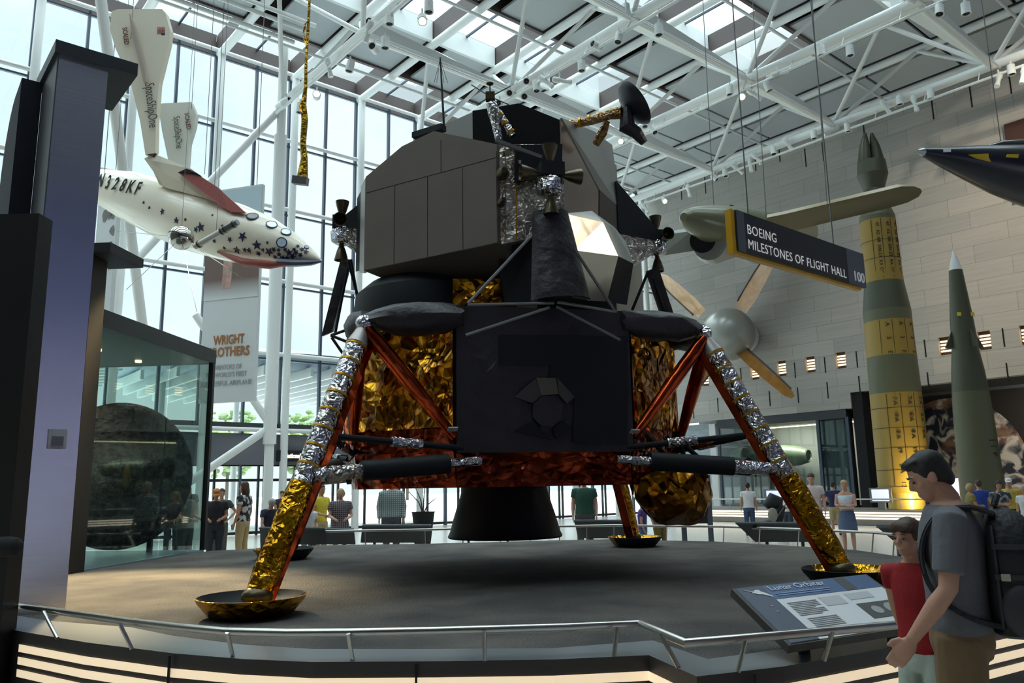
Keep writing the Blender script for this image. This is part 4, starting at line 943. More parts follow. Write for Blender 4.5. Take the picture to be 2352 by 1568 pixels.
for u in (.1, .9): MB().tube(P_(u, 1), P_(u, 1) + ZZ * (18.6 - P_(u, 1).z), .012, n=4).build('cable', RODG, t)
t, bl, ex_, h, n = banner(((228, 470), (272, 480), (250, 735), (205, 735)), 23.4, 23, 'pale banner with a grey flying machine picture behind the steel pillar')
P_ = lambda u, v: bl + ex_ * u + ZZ * (h * v) + n * .012
r = random.Random(2)
for i in range(7):
    a = V3((r.uniform(.15, .85), r.uniform(.35, .9), 0)); pts = [P_(min(.98, max(.02, a.x + .16 * math.cos(k * PI / 3) * r.uniform(.4, 1.2))), a.y + .06 * math.sin(k * PI / 3) * r.uniform(.4, 1.2)) for k in range(6)]
    MB().prism(pts, n * .004).build('picture_print', mat('print_smoke', (120, 116, 116), .7), t, False)
for u in (.2, .8): MB().tube(P_(u, 1), P_(u, 1) + ZZ * (18.6 - P_(u, 1).z), .01, n=4).build('cable', RODG, t)

SY = 8.8
s0 = at_d(1690, 575, SY); vc = s0.dot(Vv); on = lambda x, y: at_pl(x, y, Vv, vc)
s1 = on(1992, 683); s2 = on(1988, 600); hgt = (on(1687, 480).z - s0.z); L_ = (s1 - s0).dot(U)
uo = lambda x, y: (on(x, y) - s0).dot(U)
sg = thing('hall_sign', 'long dark hanging sign reading Boeing Milestones of Flight Hall 100', 'sign', s0 + U * (L_ / 2))
q = lambda u, z, d=0: s0 + U * u + ZZ * z - Vv * d
MB().prism([q(.06, .015), q(L_, .015), q(L_, hgt), q(.06, hgt)], Vv * .05).build('face_panel', mat('sign_charcoal', (44, 46, 54), .45), sg, False)
MB().prism([q(-.02, -.03, -.02), q(L_ - .1, -.03, -.02), q(L_ - .1, .0, -.02), q(.05, .0, -.02), q(.05, hgt, -.02), q(-.02, hgt, -.02)], Vv * .08).build('yellow_edge', mat('sign_yellow', (214, 160, 20), .4), sg, False)
MB().prism([q(.06, .015, .004), q(uo(1711, 540), .015, .004), q(uo(1711, 540), hgt, .004), q(.06, hgt, .004)], Vv * .006).build('end_band', mat('sign_grey', (92, 96, 108), .45), sg, False)
MB().prism([q(uo(1947, 620), .015, .004), q(L_, .015, .004), q(L_, hgt, .004), q(uo(1947, 620), hgt, .004)], Vv * .006).build('number_panel', MATS['sign_grey'], sg, False)
LW = mat('letter_white', (240, 240, 238), .5, emit=.3)
ut = uo(1717, 560); text('BOEING', .165, q(ut, hgt * .5, .006), U, ZZ, LW, sg, ext=.001, bold=.0, space=1.08, width=uo(1782, 545) - ut); text('MILESTONES OF FLIGHT HALL', .165, q(ut, hgt * .14, .006), U, ZZ, LW, sg, ext=.001, bold=.0, space=1.08, width=uo(1944, 640) - ut)
text('100', .2, q(uo(1960, 650), hgt * .14, .01), U, ZZ, mat('letter_grey', (200, 202, 206), .5, emit=.2), sg, width=uo(1985, 650) - uo(1960, 650))
for u in (.35, L_ - .75): MB().tube(q(u, hgt, -.03), q(u, hgt, -.03) + ZZ * (18.6 - s0.z), .008, n=6).build('cable', RODG, sg)

# ------------------------------------------------------------------ missiles
OLIVE = mat('missile_olive', (88, 88, 64), .5); OLIVED = mat('missile_dark_olive', (68, 70, 52), .45); YEL = mat('missile_yellow', (146, 118, 48), .5)
MY = 30.3
mx0 = at_d(2082, 1150, MY); zt_ = lambda y, Y=MY, x=2050: at_d(x, y, Y).z; rr = lambda w, Y=MY: w * Y / FPX / 2 * 1.0
ms = thing('tall_missile', 'tall olive missile with three yellow bands and a split nose', 'missile', flat(mx0, 0))
def seg(y0, w0, y1, w1, m_, nm, par, c, Y, xx):
    return MB().lathe([(rr(w0, Y), zt_(y0, Y, xx)), (rr(w1, Y), zt_(y1, Y, xx))], flat(c, 0), ZZ, 36).build(nm, m_, par)
for y0, w0, y1, w1, m_, nm in ((1118, 112, 905, 110, YEL, 'lower_band'), (905, 110, 820, 107, OLIVE, 'body_section'), (820, 107, 740, 104, YEL, 'middle_band'), (740, 104, 715, 104, OLIVE, 'body_section'), (715, 104, 650, 86, OLIVED, 'body_section'), (650, 86, 510, 80, YEL, 'upper_band'), (510, 80, 500, 80, OLIVE, 'body_section'), (500, 80, 470, 58, OLIVE, 'shoulder'), (470, 58, 436, 46, OLIVED, 'neck'), (436, 46, 402, 70, OLIVED, 'nose_section'), (402, 70, 372, 64, OLIVED, 'nose_section'), (1132, 116, 1118, 116, YEL, 'base_ring')):
    seg(y0, w0, y1, w1, m_, nm, ms, mx0, MY, 2050)
for s in (-1, 1):
    c = flat(mx0, 0) + U * 0; MB().path([c + RT * (.26 * s) + ZZ * zt_(372), c + RT * (.2 * s) + ZZ * zt_(335), c + RT * (.13 * s) + ZZ * zt_(305)], [.27, .2, .06], 16).build('split_nose', OLIVED, ms)
MB().tube(flat(mx0, .57), flat(mx0, zt_(1132)), rr(76), n=24).build('pedestal', mat('pedestal_glow', (220, 190, 110), .4, .5), ms)
MKM = mat('stencil_black', (40, 38, 26), .7)
rs = random.Random(4)
def mark(par, c, r_, z, ang, s_, sz):
    d = (-FW); d.z = 0; d.normalize(); d = Matrix.Rotation(ang, 3, 'Z') @ d; x = ZZ.cross(d)
    text(s_, sz, flat(c, z) + d * (r_ + .01), -ZZ, x, MKM, par, ext=.006)
for ya, yb, w_, chars in ((1105, 915, 111, ('12 A', 'B A', '19', '8 A', '8 A', '7 A')), (812, 748, 105, ('E', '3', 'A')), (640, 520, 83, ('AN', 'DC', 'KA', 'Z3', 'DN', 'K8', 'A2', '47'))):
    for ang in (-.55, .0, .55):
        for k, s_ in enumerate(chars):
            y = ya + (yb - ya) * k / max(1, len(chars) - 1); mark(ms, mx0, rr(w_), zt_(y), ang, s_, .22 if w_ > 90 else .17)
for ang in (-.8, -.28, .28, .8):
    d = (-FW); d.z = 0; d.normalize(); d = Matrix.Rotation(ang, 3, 'Z') @ d
    for ya, yb, w_ in ((1115, 908, 111), (818, 742, 105), (645, 512, 83)): MB().tube(flat(mx0, zt_(ya)) + d * rr(w_ + 1), flat(mx0, zt_(yb)) + d * rr(w_ - 1), .012, n=4).build('seam_line', MKM, ms)
for y, w_ in ((1080, 112), (1030, 111.4), (985, 111), (940, 110.6), (600, 84), (560, 83)): MB().lathe([(rr(w_) + .012, zt_(y)), (rr(w_) + .012, zt_(y) + .02)], flat(mx0, 0), ZZ, 36, caps=False).build('seam_line', MKM, ms)
NY = 26.0
nx0 = at_d(2253, 1100, NY); zn = lambda y: at_d(2235, y, NY).z; rn = lambda w_: w_ * NY / FPX / 2
ns_ = thing('short_missile', 'slimmer dark olive missile with a white tip, right of the tall banded missile', 'missile', flat(nx0, 0))
for pr_, m_, nm in (([(1215, 92), (1100, 90), (960, 82), (900, 76)], OLIVE, 'lower_body'), ([(900, 76), (850, 68), (800, 56), (740, 50), (620, 29)], OLIVED, 'upper_body'), ([(620, 29), (602, 20), (580, 6), (572, 1)], mat('tip_white', (206, 204, 204), .4), 'nose_tip')):
    MB().lathe([(rn(w_), zn(y)) for y, w_ in pr_], flat(nx0, 0), ZZ, 28).build(nm, m_, ns_)
for s in (-1, 1, 0):
    d = RT * s if s else -V3((FW.x, FW.y, 0)).normalized(); c = flat(nx0, 0)
    MB().prism([c + d * rn(52) + ZZ * zn(800), c + d * (rn(52) + .28) + ZZ * zn(800), c + d * rn(48) + ZZ * zn(755)], FW.cross(d).normalized() * .05 if s == 0 else FW * .05).build('fin', OLIVED, ns_, False)
for x in (-.24, .2): MB().box(flat(nx0, zn(721)) - FW * rn(46) + RT * x, (.12, .02, .12)).build('yellow_mark', mat('mark_yellow', (214, 180, 50), .5), ns_, False)
mark(ns_, nx0, rn(82), zn(1010), .0, 'U S', .4)

# ------------------------------------------------------------------ wooden fan, hanging jet and rocket plane at the right
FU_ = 34.6
fc = at_pl(1672, 768, U, FU_)
fn = thing('wooden_fan', 'giant grey ball-shaped fan hub with varnished wooden blades on the stone wall', 'fan', fc)
fr = 62 * fc.y / FPX
MB().ell(fc, fr, fr, fr, nu=32, nv=20).build('hub', mat('hub_grey', (158, 158, 152), .3, .3), fn)
MB().tube(fc, fc + U * 1.55, fr * .6, n=24).build('mount', WHITE2, fn)
WOOD = mat('blade_wood', (170, 118, 50), .3, var=.15, scale=3, coat=.4); WOODE = mat('blade_edge', (60, 58, 70), .4)
onf = lambda x, y, d=0: at_pl(x, y, U, FU_ - .15 + d)
for k, (c_, tp, w0, w1, lb) in enumerate((((1695, 800), (1822, 912), 14, 14, 0), ((1702, 712), (1772, 590), 18, 18, 0), ((1612, 720), (1515, 632), 16, 15, 0), ((1640, 822), (1580, 905), 14, 14, 0))):
    dx, dy = tp[0] - c_[0], tp[1] - c_[1]; l_ = math.hypot(dx, dy); nx, ny = -dy / l_, dx / l_
    P2 = lambda t, s, d: onf(c_[0] + dx * t + nx * s, c_[1] + dy * t + ny * s, d)
    rings = []
    for t, w_ in ((0, w0 * .8), (.25, w0), (.6, w0 * .95), (.9, w1 * .8), (1.0, w1 * .35)):
        rings.append([P2(t, -w_, .25), P2(t, 0, .05), P2(t, w_, -.25), P2(t, 0, .2)])
    b_ = MB(); b_.loft(rings); bo_ = b_.build('blade', WOOD, fn)
    MB().path([P2(.1, -w0 if k != 1 else -w0, .25), P2(.6, -w0 * .95, .25), P2(.9, -w1 * .8, .25)], .05, 6).build('edge_strip', WOODE, bo_)
# olive jet
JY = 19.0
JO = mat('jet_olive', (104, 104, 78), .3, .1); JG = mat('jet_grey', (150, 148, 140), .3, .2)
jt = thing('olive_jet', 'olive and grey jet fighter hanging behind the hall sign, nose towards us', 'aircraft', at_d(1680, 560, 21))
cl = [(1570, 498, 10, 18.0), (1577, 500, 22, 18.1), (1595, 505, 33, 18.3), (1630, 514, 45, 18.8), (1690, 524, 52, 19.6), (1760, 530, 48, 21.5), (1840, 535, 40, 24)]
MB().path([at_d(x, y, Y) for x, y, w_, Y in cl], [w_ * Y / FPX for x, y, w_, Y in cl], 20).build('fuselage', JO, jt)
for (x, y, rx, ry) in ((1622, 563, 45, 46), (1720, 572, 40, 36)):
    c = at_d(x, y, 19.2); MB().path([c - FW * .3, at_d(x + 14, y + 2, 20), at_d(x + 60, y - 2, 22)], [ry * 19 / FPX * .85, ry * 19 / FPX, ry * 19 / FPX * .8], 18).build('engine_nacelle', JG, jt)
    MB().lathe([(.01, 0), (.3, 0), (.31, .03)], c - FW * .31 - RT * .16 + ZZ * .08, -FW - RT * .35, 20, caps=False).build('air_intake', BLACKM, jt)
wr_ = [at_d(1735, 505, 20.0), at_d(1800, 492, 20.0), at_d(2070, 428, 19.4), at_d(2100, 428, 19.4), at_d(2114, 433, 19.4), at_d(2118, 440, 19.4), at_d(2110, 452, 19.4), at_d(2085, 465, 19.4), at_d(2040, 478, 19.5), at_d(1830, 528, 20.2), at_d(1735, 545, 20.4)]
MB().prism(wr_, UP * .1 + FW * .25).build('wing', mat('wing_bronze', (150, 134, 100), .35, .25), jt)
MB().prism([at_d(1520, 540, 20), at_d(1590, 530, 20), at_d(1600, 575, 20.2), at_d(1515, 588, 20)], UP * .1 + FW * .2).build('wing', mat('wing_under', (140, 140, 132), .4), jt)
MB().prism([at_d(1650, 482, 18.9), at_d(1680, 470, 19.2), at_d(1705, 480, 19.6), at_d(1695, 500, 19.6)], FW * .5).build('canopy', mat('canopy_dark', (36, 38, 36), .15), jt)
for a_ in ((1640, 480), (1760, 500), (1900, 470)): MB().tube(at_d(*a_, 19.5), at_d(a_[0] + (1176 - a_[0]) * -.02, a_[1], 19.5) + ZZ * 9.0, .01, n=4).build('cable', RODG, jt)
# rocket plane nose
XN = mat('rocketplane_black', (36, 38, 50), .3, .3, var=.15, scale=1.5); XY = mat('rocketplane_yellow', (196, 166, 30), .45)
xp = thing('black_rocket_plane', 'black pointed rocket plane with yellow flash entering at the right edge', 'aircraft', at_d(2300, 400, 15))
cl = [(2108, 347, 3, 15.0), (2118, 349, 9, 15.1), (2160, 359, 22, 15.3), (2230, 374, 42, 15.7), (2300, 390, 60, 16.1), (2380, 405, 76, 16.6), (2520, 425, 86, 17.6), (2700, 445, 88, 19)]
xf_ = MB().path([at_d(x, y, Y) for x, y, w_, Y in cl], [w_ * Y / FPX for x, y, w_, Y in cl], 28).build('fuselage', XN, xp)
MB().path([at_d(2108, 347, 14.98), at_d(2118, 349, 15.08)], [.03, .085], 16).build('nose_tip', mat('nose_silver', (180, 180, 182), .3, .8), xp)
MB().path([at_d(x, y, Y) for x, y, Y in ((2262, 338, 15.9), (2300, 334, 16.0), (2345, 336, 16.4), (2420, 350, 16.8))], [.03, .1, .16, .1], 14).build('cockpit_canopy', mat('cockpit_dark', (56, 60, 62), .2), xp)
onxh = skin_of(xf_)
onx = lambda x, y: onxh(x, y, .03)[0]
MB().prism([onx(2222, 356), onx(2268, 354), onx(2268, 362), onx(2274, 372), onx(2240, 364)], FW * .06).build('yellow_flash', XY, xp, False)
MB().prism([onx(2312, 356), onx(2338, 356), onx(2336, 364), onx(2310, 362)], FW * .06).build('name_plate', XY, xp, False)
MB().prism([onx(2166, 344), onx(2182, 344), onx(2182, 350), onx(2166, 350)], FW * .06).build('white_mark', PW, xp, False)
for a_ in ((2300, 335), (2420, 350)): MB().tube(at_d(*a_, 16.3), at_d(*a_, 16.3) + ZZ * 9, .012, n=4).build('cable', RODG, xp)

# ------------------------------------------------------------------ spaceplane, satellite and rocket at the left
CRM = mat('spaceplane_cream', (232, 222, 200), .3, coat=.3); NAVY = mat('star_navy', (26, 32, 64), .4); REDM = mat('wing_red', (150, 74, 66), .45, var=.15, scale=5, stretch=(12, 1, 1))
sp = thing('white_spaceplane', 'white winged spaceplane with blue stars hanging before the glass wall', 'aircraft', at_d(480, 520, 19))
FU = [(180, 420, 26, 21.0), (230, 427, 41, 20.7), (300, 450, 60, 20.2), (380, 482, 70, 19.7), (460, 512, 73, 19.2), (540, 535, 71, 18.8), (610, 555, 60, 18.5), (665, 573, 42, 18.3), (705, 588, 23, 18.2), (728, 596, 10, 18.1), (740, 600, 1.5, 18.1)]
fus_ = MB().path([at_d(x, y, Y) for x, y, w_, Y in FU], [w_ * Y / FPX for x, y, w_, Y in FU], 32).build('fuselage', CRM, sp)
onfu = skin_of(fus_)
def star(x, y, s_):
    p, n = onfu(x, y); a0 = rs.uniform(0, 1.2); ax_ = RT - n * RT.dot(n); ax_.normalize(); ay = n.cross(ax_); Y = 19 / FPX
    pts = [p + (ax_ * math.cos(a0 + k * PI / 5) + ay * math.sin(a0 + k * PI / 5)) * (s_ * Y * (1 if k % 2 == 0 else .42)) for k in range(10)]
    MB().prism(pts, -n * .02).build('star_decal', NAVY, sp, False)
for x, y, s_ in ((330, 465, 4), (343, 477, 4), (373, 486, 8), (405, 506, 8), (426, 504, 4), (461, 522, 12), (450, 527, 7), (557, 543, 12), (528, 550, 7), (492, 553, 6), (515, 569, 4), (590, 563, 12), (544, 574, 10), (562, 574, 6), (572, 575, 7), (594, 582, 7), (618, 578, 11), (629, 573, 7), (614, 557, 4), (641, 584, 6), (664, 580, 9), (655, 573, 6), (680, 580, 7), (690, 585, 6), (672, 588, 8), (650, 592, 7), (632, 590, 6), (684, 565, 5), (694, 572, 6), (703, 578, 6), (660, 592, 6), (640, 574, 5), (604, 574, 5), (676, 573, 6), (510, 518, 3), (488, 494, 3)):
    star(x, y, s_)
WINW = mat('port_glass', (196, 214, 232), .08, coat=.5); WINR = mat('port_ring', (40, 50, 80), .3)
for x, y, a_, b_ in ((580, 497, 13, 9), (624, 516, 12, 9), (657, 533, 11, 9), (647, 557, 11, 10), (704, 568, 5, 4)):
    p, n = onfu(x, y, .01); MB().lathe([(.01, .012), (a_ * 19 / FPX * .9, .012), (a_ * 19 / FPX, -.02)], p, n, 18, caps=False).build('porthole', WINW if x > 600 else mat('port_blank', (120, 122, 120), .4), sp)
    MB().lathe([(a_ * 19 / FPX, -.02), (a_ * 19 / FPX * 1.0, .014), (a_ * 19 / FPX * 1.1, .012), (a_ * 19 / FPX * 1.12, -.03)], p, n, 18, caps=False).build('porthole_rim', WINR, sp)
mb = MB(); rings = []
for (x, y, w_, Y) in ((640, 602, 10, 18.0), (680, 604, 9, 18.0), (715, 603, 7, 17.95), (741, 600, 2, 18.0)):
    c = at_d(x, y, Y); rings.append([c + (RT * 0 + UP * math.sin(k * PI / 4) * w_ * .01 + FW * math.cos(k * PI / 4) * w_ * .02) for k in range(8)])
mb.loft(rings); mb.build('dark_chin', NAVY, sp)
MB().path([at_d(500, 578, 18.4), at_d(560, 602, 18.1), at_d(620, 608, 17.9), at_d(665, 606, 17.9)], [.03, .1, .1, .03], 10).build('red_keel', REDM, sp)
for i, ch in enumerate('N328KF'):
    x, y = 233 + i * 17.0, 412 + i * 3.6; p, n = onfu(x, y + 4, .02); xa = (RT - UP * .21); xa = (xa - n * xa.dot(n)).normalized(); ya = n.cross(xa); ya = ya if ya.z > 0 else -ya
    text(ch, .54, p - ya * .17, xa, ya, BLACKM, sp, sxx=.6, bold=.010, align='CENTER')
def slab(pts, Y, th, nm, m_, par=None):
    q_ = [at_d(p[0], p[1], (p[2] if len(p) > 2 else Y)) for p in pts]; return MB().prism(q_, FW * th).build(nm, m_, par or sp, False)
slab([(331, 364, 18.7), (352, 352, 18.7), (440, 388, 18.5), (562, 487, 18.2), (530, 484, 18.3), (470, 455, 18.5), (378, 430, 18.8), (345, 380, 18.8)], 18.6, .22, 'wing', CRM)
slab([(412, 398, 18.45), (436, 389, 18.4), (500, 430, 18.2), (563, 488, 18.0), (530, 487, 18.05), (480, 455, 18.2)], 18.4, .12, 'leading_edge', REDM)
slab([(408, 396, 18.42), (428, 387, 18.36), (450, 396, 18.3), (462, 404, 18.3), (430, 398, 18.4)], 18.35, .1, 'edge_fence', BLACKM)
slab([(345, 378, 18.8), (358, 376, 18.8), (378, 428, 18.9), (366, 424, 18.9)], 18.8, .12, 'hinge_strut', CRM)
f1 = slab([(256, 26), (270, 21), (372, 21), (380, 30), (391, 70), (388, 98), (365, 190), (358, 280), (357, 350), (334, 356), (322, 280), (300, 190), (264, 108), (252, 66)], 18.6, .2, 'tail_boom', CRM)
slab([(297, 30), (308, 60), (330, 150), (337, 188), (330, 190), (316, 130), (300, 70)], 18.4, .12, 'tailplane', mat('tailplane_tan', (176, 160, 148), .4), f1)  # tailplane in an even tan, darker than the cream boom
slab([(337, 354, 18.45), (356, 352, 18.45), (350, 360, 18.4)], 18.5, .1, 'hinge_cover', BLACKM, f1)
f2 = slab([(362, 238), (438, 234), (450, 262), (446, 290), (434, 330), (430, 384), (386, 366), (372, 300)], 20.0, .2, 'tail_boom', mat('spaceplane_pale', (214, 216, 208), .35))
for par, Y, (x0, y0), sz, ln in ((f1, 18.55, (333, 192), .34, 1.0), (f2, 19.95, (398, 268), .26, .75)):
    o_ = at_d(x0, y0, Y); xd = (at_d(x0 + 12, y0 + 125, Y) - o_).normalized(); text('SpaceShipOne', sz, o_, xd, RT, mat('print_charcoal', (70, 68, 66), .6), par, sxx=.62, bold=-.002)
for par, Y, (x0, y0), sz in ((f1, 18.55, (281, 64), .17), (f2, 19.95, (424, 260), .17)):
    o_ = at_d(x0, y0, Y); xd = (at_d(x0 + 5, y0 + 40, Y) - o_).normalized(); text('SCALED', sz, o_, xd, RT, mat('print_maroon', (110, 56, 50), .6), par, sxx=.8, bold=.002)
fo = at_d(362, 62, 18.57); fx = RT * .19; fy = -UP * .26
for i in range(7): MB().prism([fo + fx * (i / 7), fo + fx * ((i + .55) / 7), fo + fx * ((i + .55) / 7) + fy, fo + fx * (i / 7) + fy], -FW * .005).build('flag_stripe', mat('flag_red', (170, 60, 62), .6), f1, False)
MB().prism([fo + fx * .5 + fy * .62, fo + fx + fy * .62, fo + fx + fy, fo + fx * .5 + fy], -FW * .01).build('flag_canton', mat('flag_blue', (48, 60, 110), .6), f1, False)
for a_, Y in (((300, 90), 18.5), (((440, 250)), 19.8), ((470, 400), 18.7), ((240, 400), 20)): MB().tube(at_d(*a_, Y), at_d(a_[0], a_[1], Y) + ZZ * (18.5 - at_d(*a_, Y).z), .008, n=4).build('cable', RODG, sp)
sc_ = at_d(416, 546, 17.0)
sk = thing('silver_satellite', 'polished silver ball satellite hanging below the white spaceplane', 'satellite', sc_)
MB().ell(sc_, .275, .275, .275, nu=28, nv=18).build('sphere', mat('mirror_ball', (190, 188, 182), .12, 1.0), sk)
MB().lathe([(.28, -.012), (.287, 0), (.28, .012)], sc_, (.3, .2, 1), 28, caps=False).build('equator_band', NOZ, sk)
for (x, y, Y) in ((290, 665, 16.2), (452, 715, 16.0), (270, 530, 17.8), (560, 640, 17.9)): MB().tube(sc_, at_d(x, y, Y), .008, n=6).build('aerial', CHROME, sk)
MB().tube(sc_, sc_ + ZZ * (18.5 - sc_.z), .005, n=4).build('cable', RODG, sk)
ra, rb_ = at_d(448, 566, 15.6), at_d(546, 510, 15.2); rx = (rb_ - ra)
rk = thing('small_rocket', 'slim white rocket-shaped satellite with grey bands hanging beside the silver ball', 'satellite', (ra + rb_) / 2)
MB().path([ra, ra.lerp(rb_, .62)], .062, 16).build('tube_body', mat('rocket_white', (216, 214, 206), .35), rk)
MB().path([ra.lerp(rb_, .62), ra.lerp(rb_, .9), rb_], [.075, .075, .062], 16).build('instrument_section', mat('rocket_grey', (128, 128, 126), .3, .6), rk)
for t in (.08, .62, .7, .9): MB().tube(ra.lerp(rb_, t), ra.lerp(rb_, t + .03), .08, n=16).build('band', NOZ, rk)
MB().tube((ra + rb_) / 2, (ra + rb_) / 2 + ZZ * (18.5 - ra.z), .005, n=4).build('cable', RODG, rk)
# hanging golden umbilical
uc = [(712, -25), (708, 60), (703, 140), (702, 200), (697, 240), (700, 275), (696, 330), (699, 365), (694, 412)]
um = thing('gold_umbilical', 'long golden hose with a square silver connector hanging from the roof', 'hose', at_d(690, 415, 13))
MB().path([at_d(x, y, 13) for x, y in uc], [.022, .026, .026, .03, .05, .058, .05, .06, .1], 10).build('hose', foil('hose_foil', (170, 134, 34), (120, 92, 24), .3, 9, .7, .05), um)
MB().path([at_d(703, 50, 13), at_d(697, 75, 13), at_d(699, 95, 13), at_d(706, 105, 12.9)], .016, 8).build('cord_loop', GOLD2, um)
MB().path([at_d(698, 225, 12.95), at_d(689, 245, 12.9), at_d(694, 262, 12.9)], .018, 8).build('cord_loop', GOLD2, um)
p = at_d(690, 415, 13); MB().box(p, (.25, .18, .13), (RT - UP * .12).normalized(), FW, (UP + RT * .12).normalized()).build('connector', mat('connector_grey', (120, 122, 124), .5, .5), um, False)

# ------------------------------------------------------------------ galleries under the stone wall: jet engine, mural, low platform
GB = TU + 5.0
ec = at_pl(2190, 1068, U, GB)
mu = thing('earth_mural', 'huge round picture of the Earth on the dark gallery wall behind the missiles', 'mural', ec - ZZ * 3)
def earthmat():
    m = bpy.data.materials.new('earth_picture'); m.use_nodes = True; t_ = m.node_tree; b = t_.nodes['Principled BSDF']; b.inputs['Roughness'].default_value = .5
    tc_ = t_.nodes.new('ShaderNodeTexCoord'); n1 = t_.nodes.new('ShaderNodeTexNoise'); n1.inputs['Scale'].default_value = .55; n1.inputs['Detail'].default_value = 6; n1.inputs['Distortion'].default_value = .6
    t_.links.new(tc_.outputs['Object'], n1.inputs['Vector']); r1 = t_.nodes.new('ShaderNodeValToRGB'); t_.links.new(n1.outputs['Fac'], r1.inputs[0])
    e = r1.color_ramp.elements; e[0].position = .5; e[0].color = (*lin((38, 44, 60)), 1); e[1].position = .56; e[1].color = (*lin((146, 108, 88)), 1); x_ = e.new(.68); x_.color = (*lin((176, 140, 116)), 1)
    n2 = t_.nodes.new('ShaderNodeTexNoise'); n2.inputs['Scale'].default_value = 1.3; n2.inputs['Detail'].default_value = 8; n2.inputs['Distortion'].default_value = 1.2; t_.links.new(tc_.outputs['Object'], n2.inputs['Vector'])
    r2 = t_.nodes.new('ShaderNodeValToRGB'); r2.color_ramp.elements[0].position = .48; r2.color_ramp.elements[1].position = .6; t_.links.new(n2.outputs['Fac'], r2.inputs[0])
    mx_ = t_.nodes.new('ShaderNodeMix'); mx_.data_type = 'RGBA'; t_.links.new(r2.outputs[0], mx_.inputs[0]); t_.links.new(r1.outputs[0], mx_.inputs[6]); mx_.inputs[7].default_value = (*lin((226, 214, 200)), 1)
    t_.links.new(mx_.outputs[2], b.inputs['Base Color']); return m
er = 152 * ec.y / FPX
MB().lathe([(.01, 0), (er * .98, 0), (er, -.02), (er, -.06)], ec, -U, 56, caps=False).build('disc', earthmat(), mu)
st(MB().box(UV(GB + .12, 9, 2.85), (.1, 17.5, 5.7), U, Vv, ZZ).build('wall_gallery', mat('gallery_black', (46, 42, 38), .8), None, False))
# engine in its case
EN = TU + 1.6; one = lambda x, y, d=0: at_pl(x, y, U, EN + d)
en = thing('jet_engine', 'long grey-green jet engine on stands inside the far display case', 'engine', flat(one(1770, 1100), .5))
a, b = one(1682, 1048), one(1858, 1046); ax_ = (b - a); el = ax_.length; er_ = 24 * a.y / FPX
for pr_, m_, nm in (([(.25, 0), (.6, .02), (.8, .1), (.86, .2)], mat('intake_white', (178, 190, 186), .4), 'intake_cowl'), ([(.95, .2), (1.0, .24), (1.0, .52), (.92, .56)], mat('engine_dark', (60, 66, 62), .5, .3, var=.4, scale=6, bump=.6, bscale=8), 'combustor'), ([(.92, .56), (.98, .7), (.85, .88), (.6, .99), (.5, 1.0), (.45, .99), (.4, .9)], mat('nozzle_green', (122, 134, 112), .4, .3), 'tail_cone')):
    MB().lathe([(r_ * er_, h_ * el) for r_, h_ in pr_], a, ax_, 28, caps=False).build(nm, m_, en)
MB().lathe([(.01, .985 * el), (er_ * .5, .985 * el)], a, ax_, 20, caps=False).build('exhaust_hole', BLACKM, en)
for t in (.3, .5): p = a.lerp(b, t); MB().tube(flat(p, .5), p, .07, n=10).build('stand', BLACK, en)
ec_ = thing('engine_display_case', 'wide dark framed glass case holding the jet engine under the stone wall', 'display case', UV(TU + 1.5, 22, 0))
v0, v1 = VSP + .3, 26.0
MB().box(UV(TU + 1.5, (v0 + v1) / 2, .25), (3.0, v1 - v0, .5), U, Vv, ZZ).build('plinth', mat('plinth_grey', (90, 92, 94), .5), ec_, False)
MB().box(UV(TU + 1.5, (v0 + v1) / 2, 4.75), (3.0, v1 - v0, .4), U, Vv, ZZ).build('canopy', CF, ec_, False)
for v in (v0, v0 + 1.5, v1): MB().box(UV(TU + .1, v, 2.55), (.14, .14, 4.1), U, Vv, ZZ).build('frame_post', DARKM, ec_, False)
MB().box(UV(TU + .1, (v0 + v1) / 2, 2.5), (.02, v1 - v0 - .1, 4.0), U, Vv, ZZ).build('glass', CASEG, ec_, False)
MB().box(UV(TU + 2.9, (v0 + v1) / 2 + .3, 2.5), (.1, v1 - v0 - .6, 4.0), U, Vv, ZZ).build('backdrop', mat('case_backdrop', (150, 152, 146), .7), ec_, False)
MB().box(UV(TU + 2.2, (v0 + v1) / 2, 4.5), (.08, v1 - v0 - .6, .05), U, Vv, ZZ).build('lamp', mat('case_lamp', (255, 236, 190), emit=5), ec_, False)
MB().box(UV(TU + .5, v0 + .9, 2.5), (.5, 1.6, 4.1), U, Vv, ZZ).build('side_cabinet', mat('cabinet_blue', (62, 72, 80), .5), ec_, False)
lp = thing('low_display_platform', 'long low grey platform with bright light strips along the stone wall', 'platform', UV(30.6, 12, 0))
LPU = 29.2
MB().box(UV(30.6, 9, .29), (2.8, 29, .54), U, Vv, ZZ).build('base', mat('low_platform_grey', (120, 118, 114), .5), lp, False)
LPS = mat('far_strip', (255, 240, 214), emit=2.2)
for z in (.46, .36, .26): MB().box(UV(LPU - .02, 9, z), (.03, 29, .055), U, Vv, ZZ).build('light_strip', LPS, lp, False)
MB().tube(UV(LPU + .02, -5, .95), UV(LPU + .02, 23.4, .95), .03, n=8).build('rail', RAILM, lp)
for k in range(12): MB().tube(UV(LPU + .06, 23 - k * 2.4, .56), UV(LPU + .02, 23 - k * 2.4, .95), .015, n=6).build('post', RAILM, lp)
SCRN = mat('screen_glow', (214, 220, 240), emit=.75)
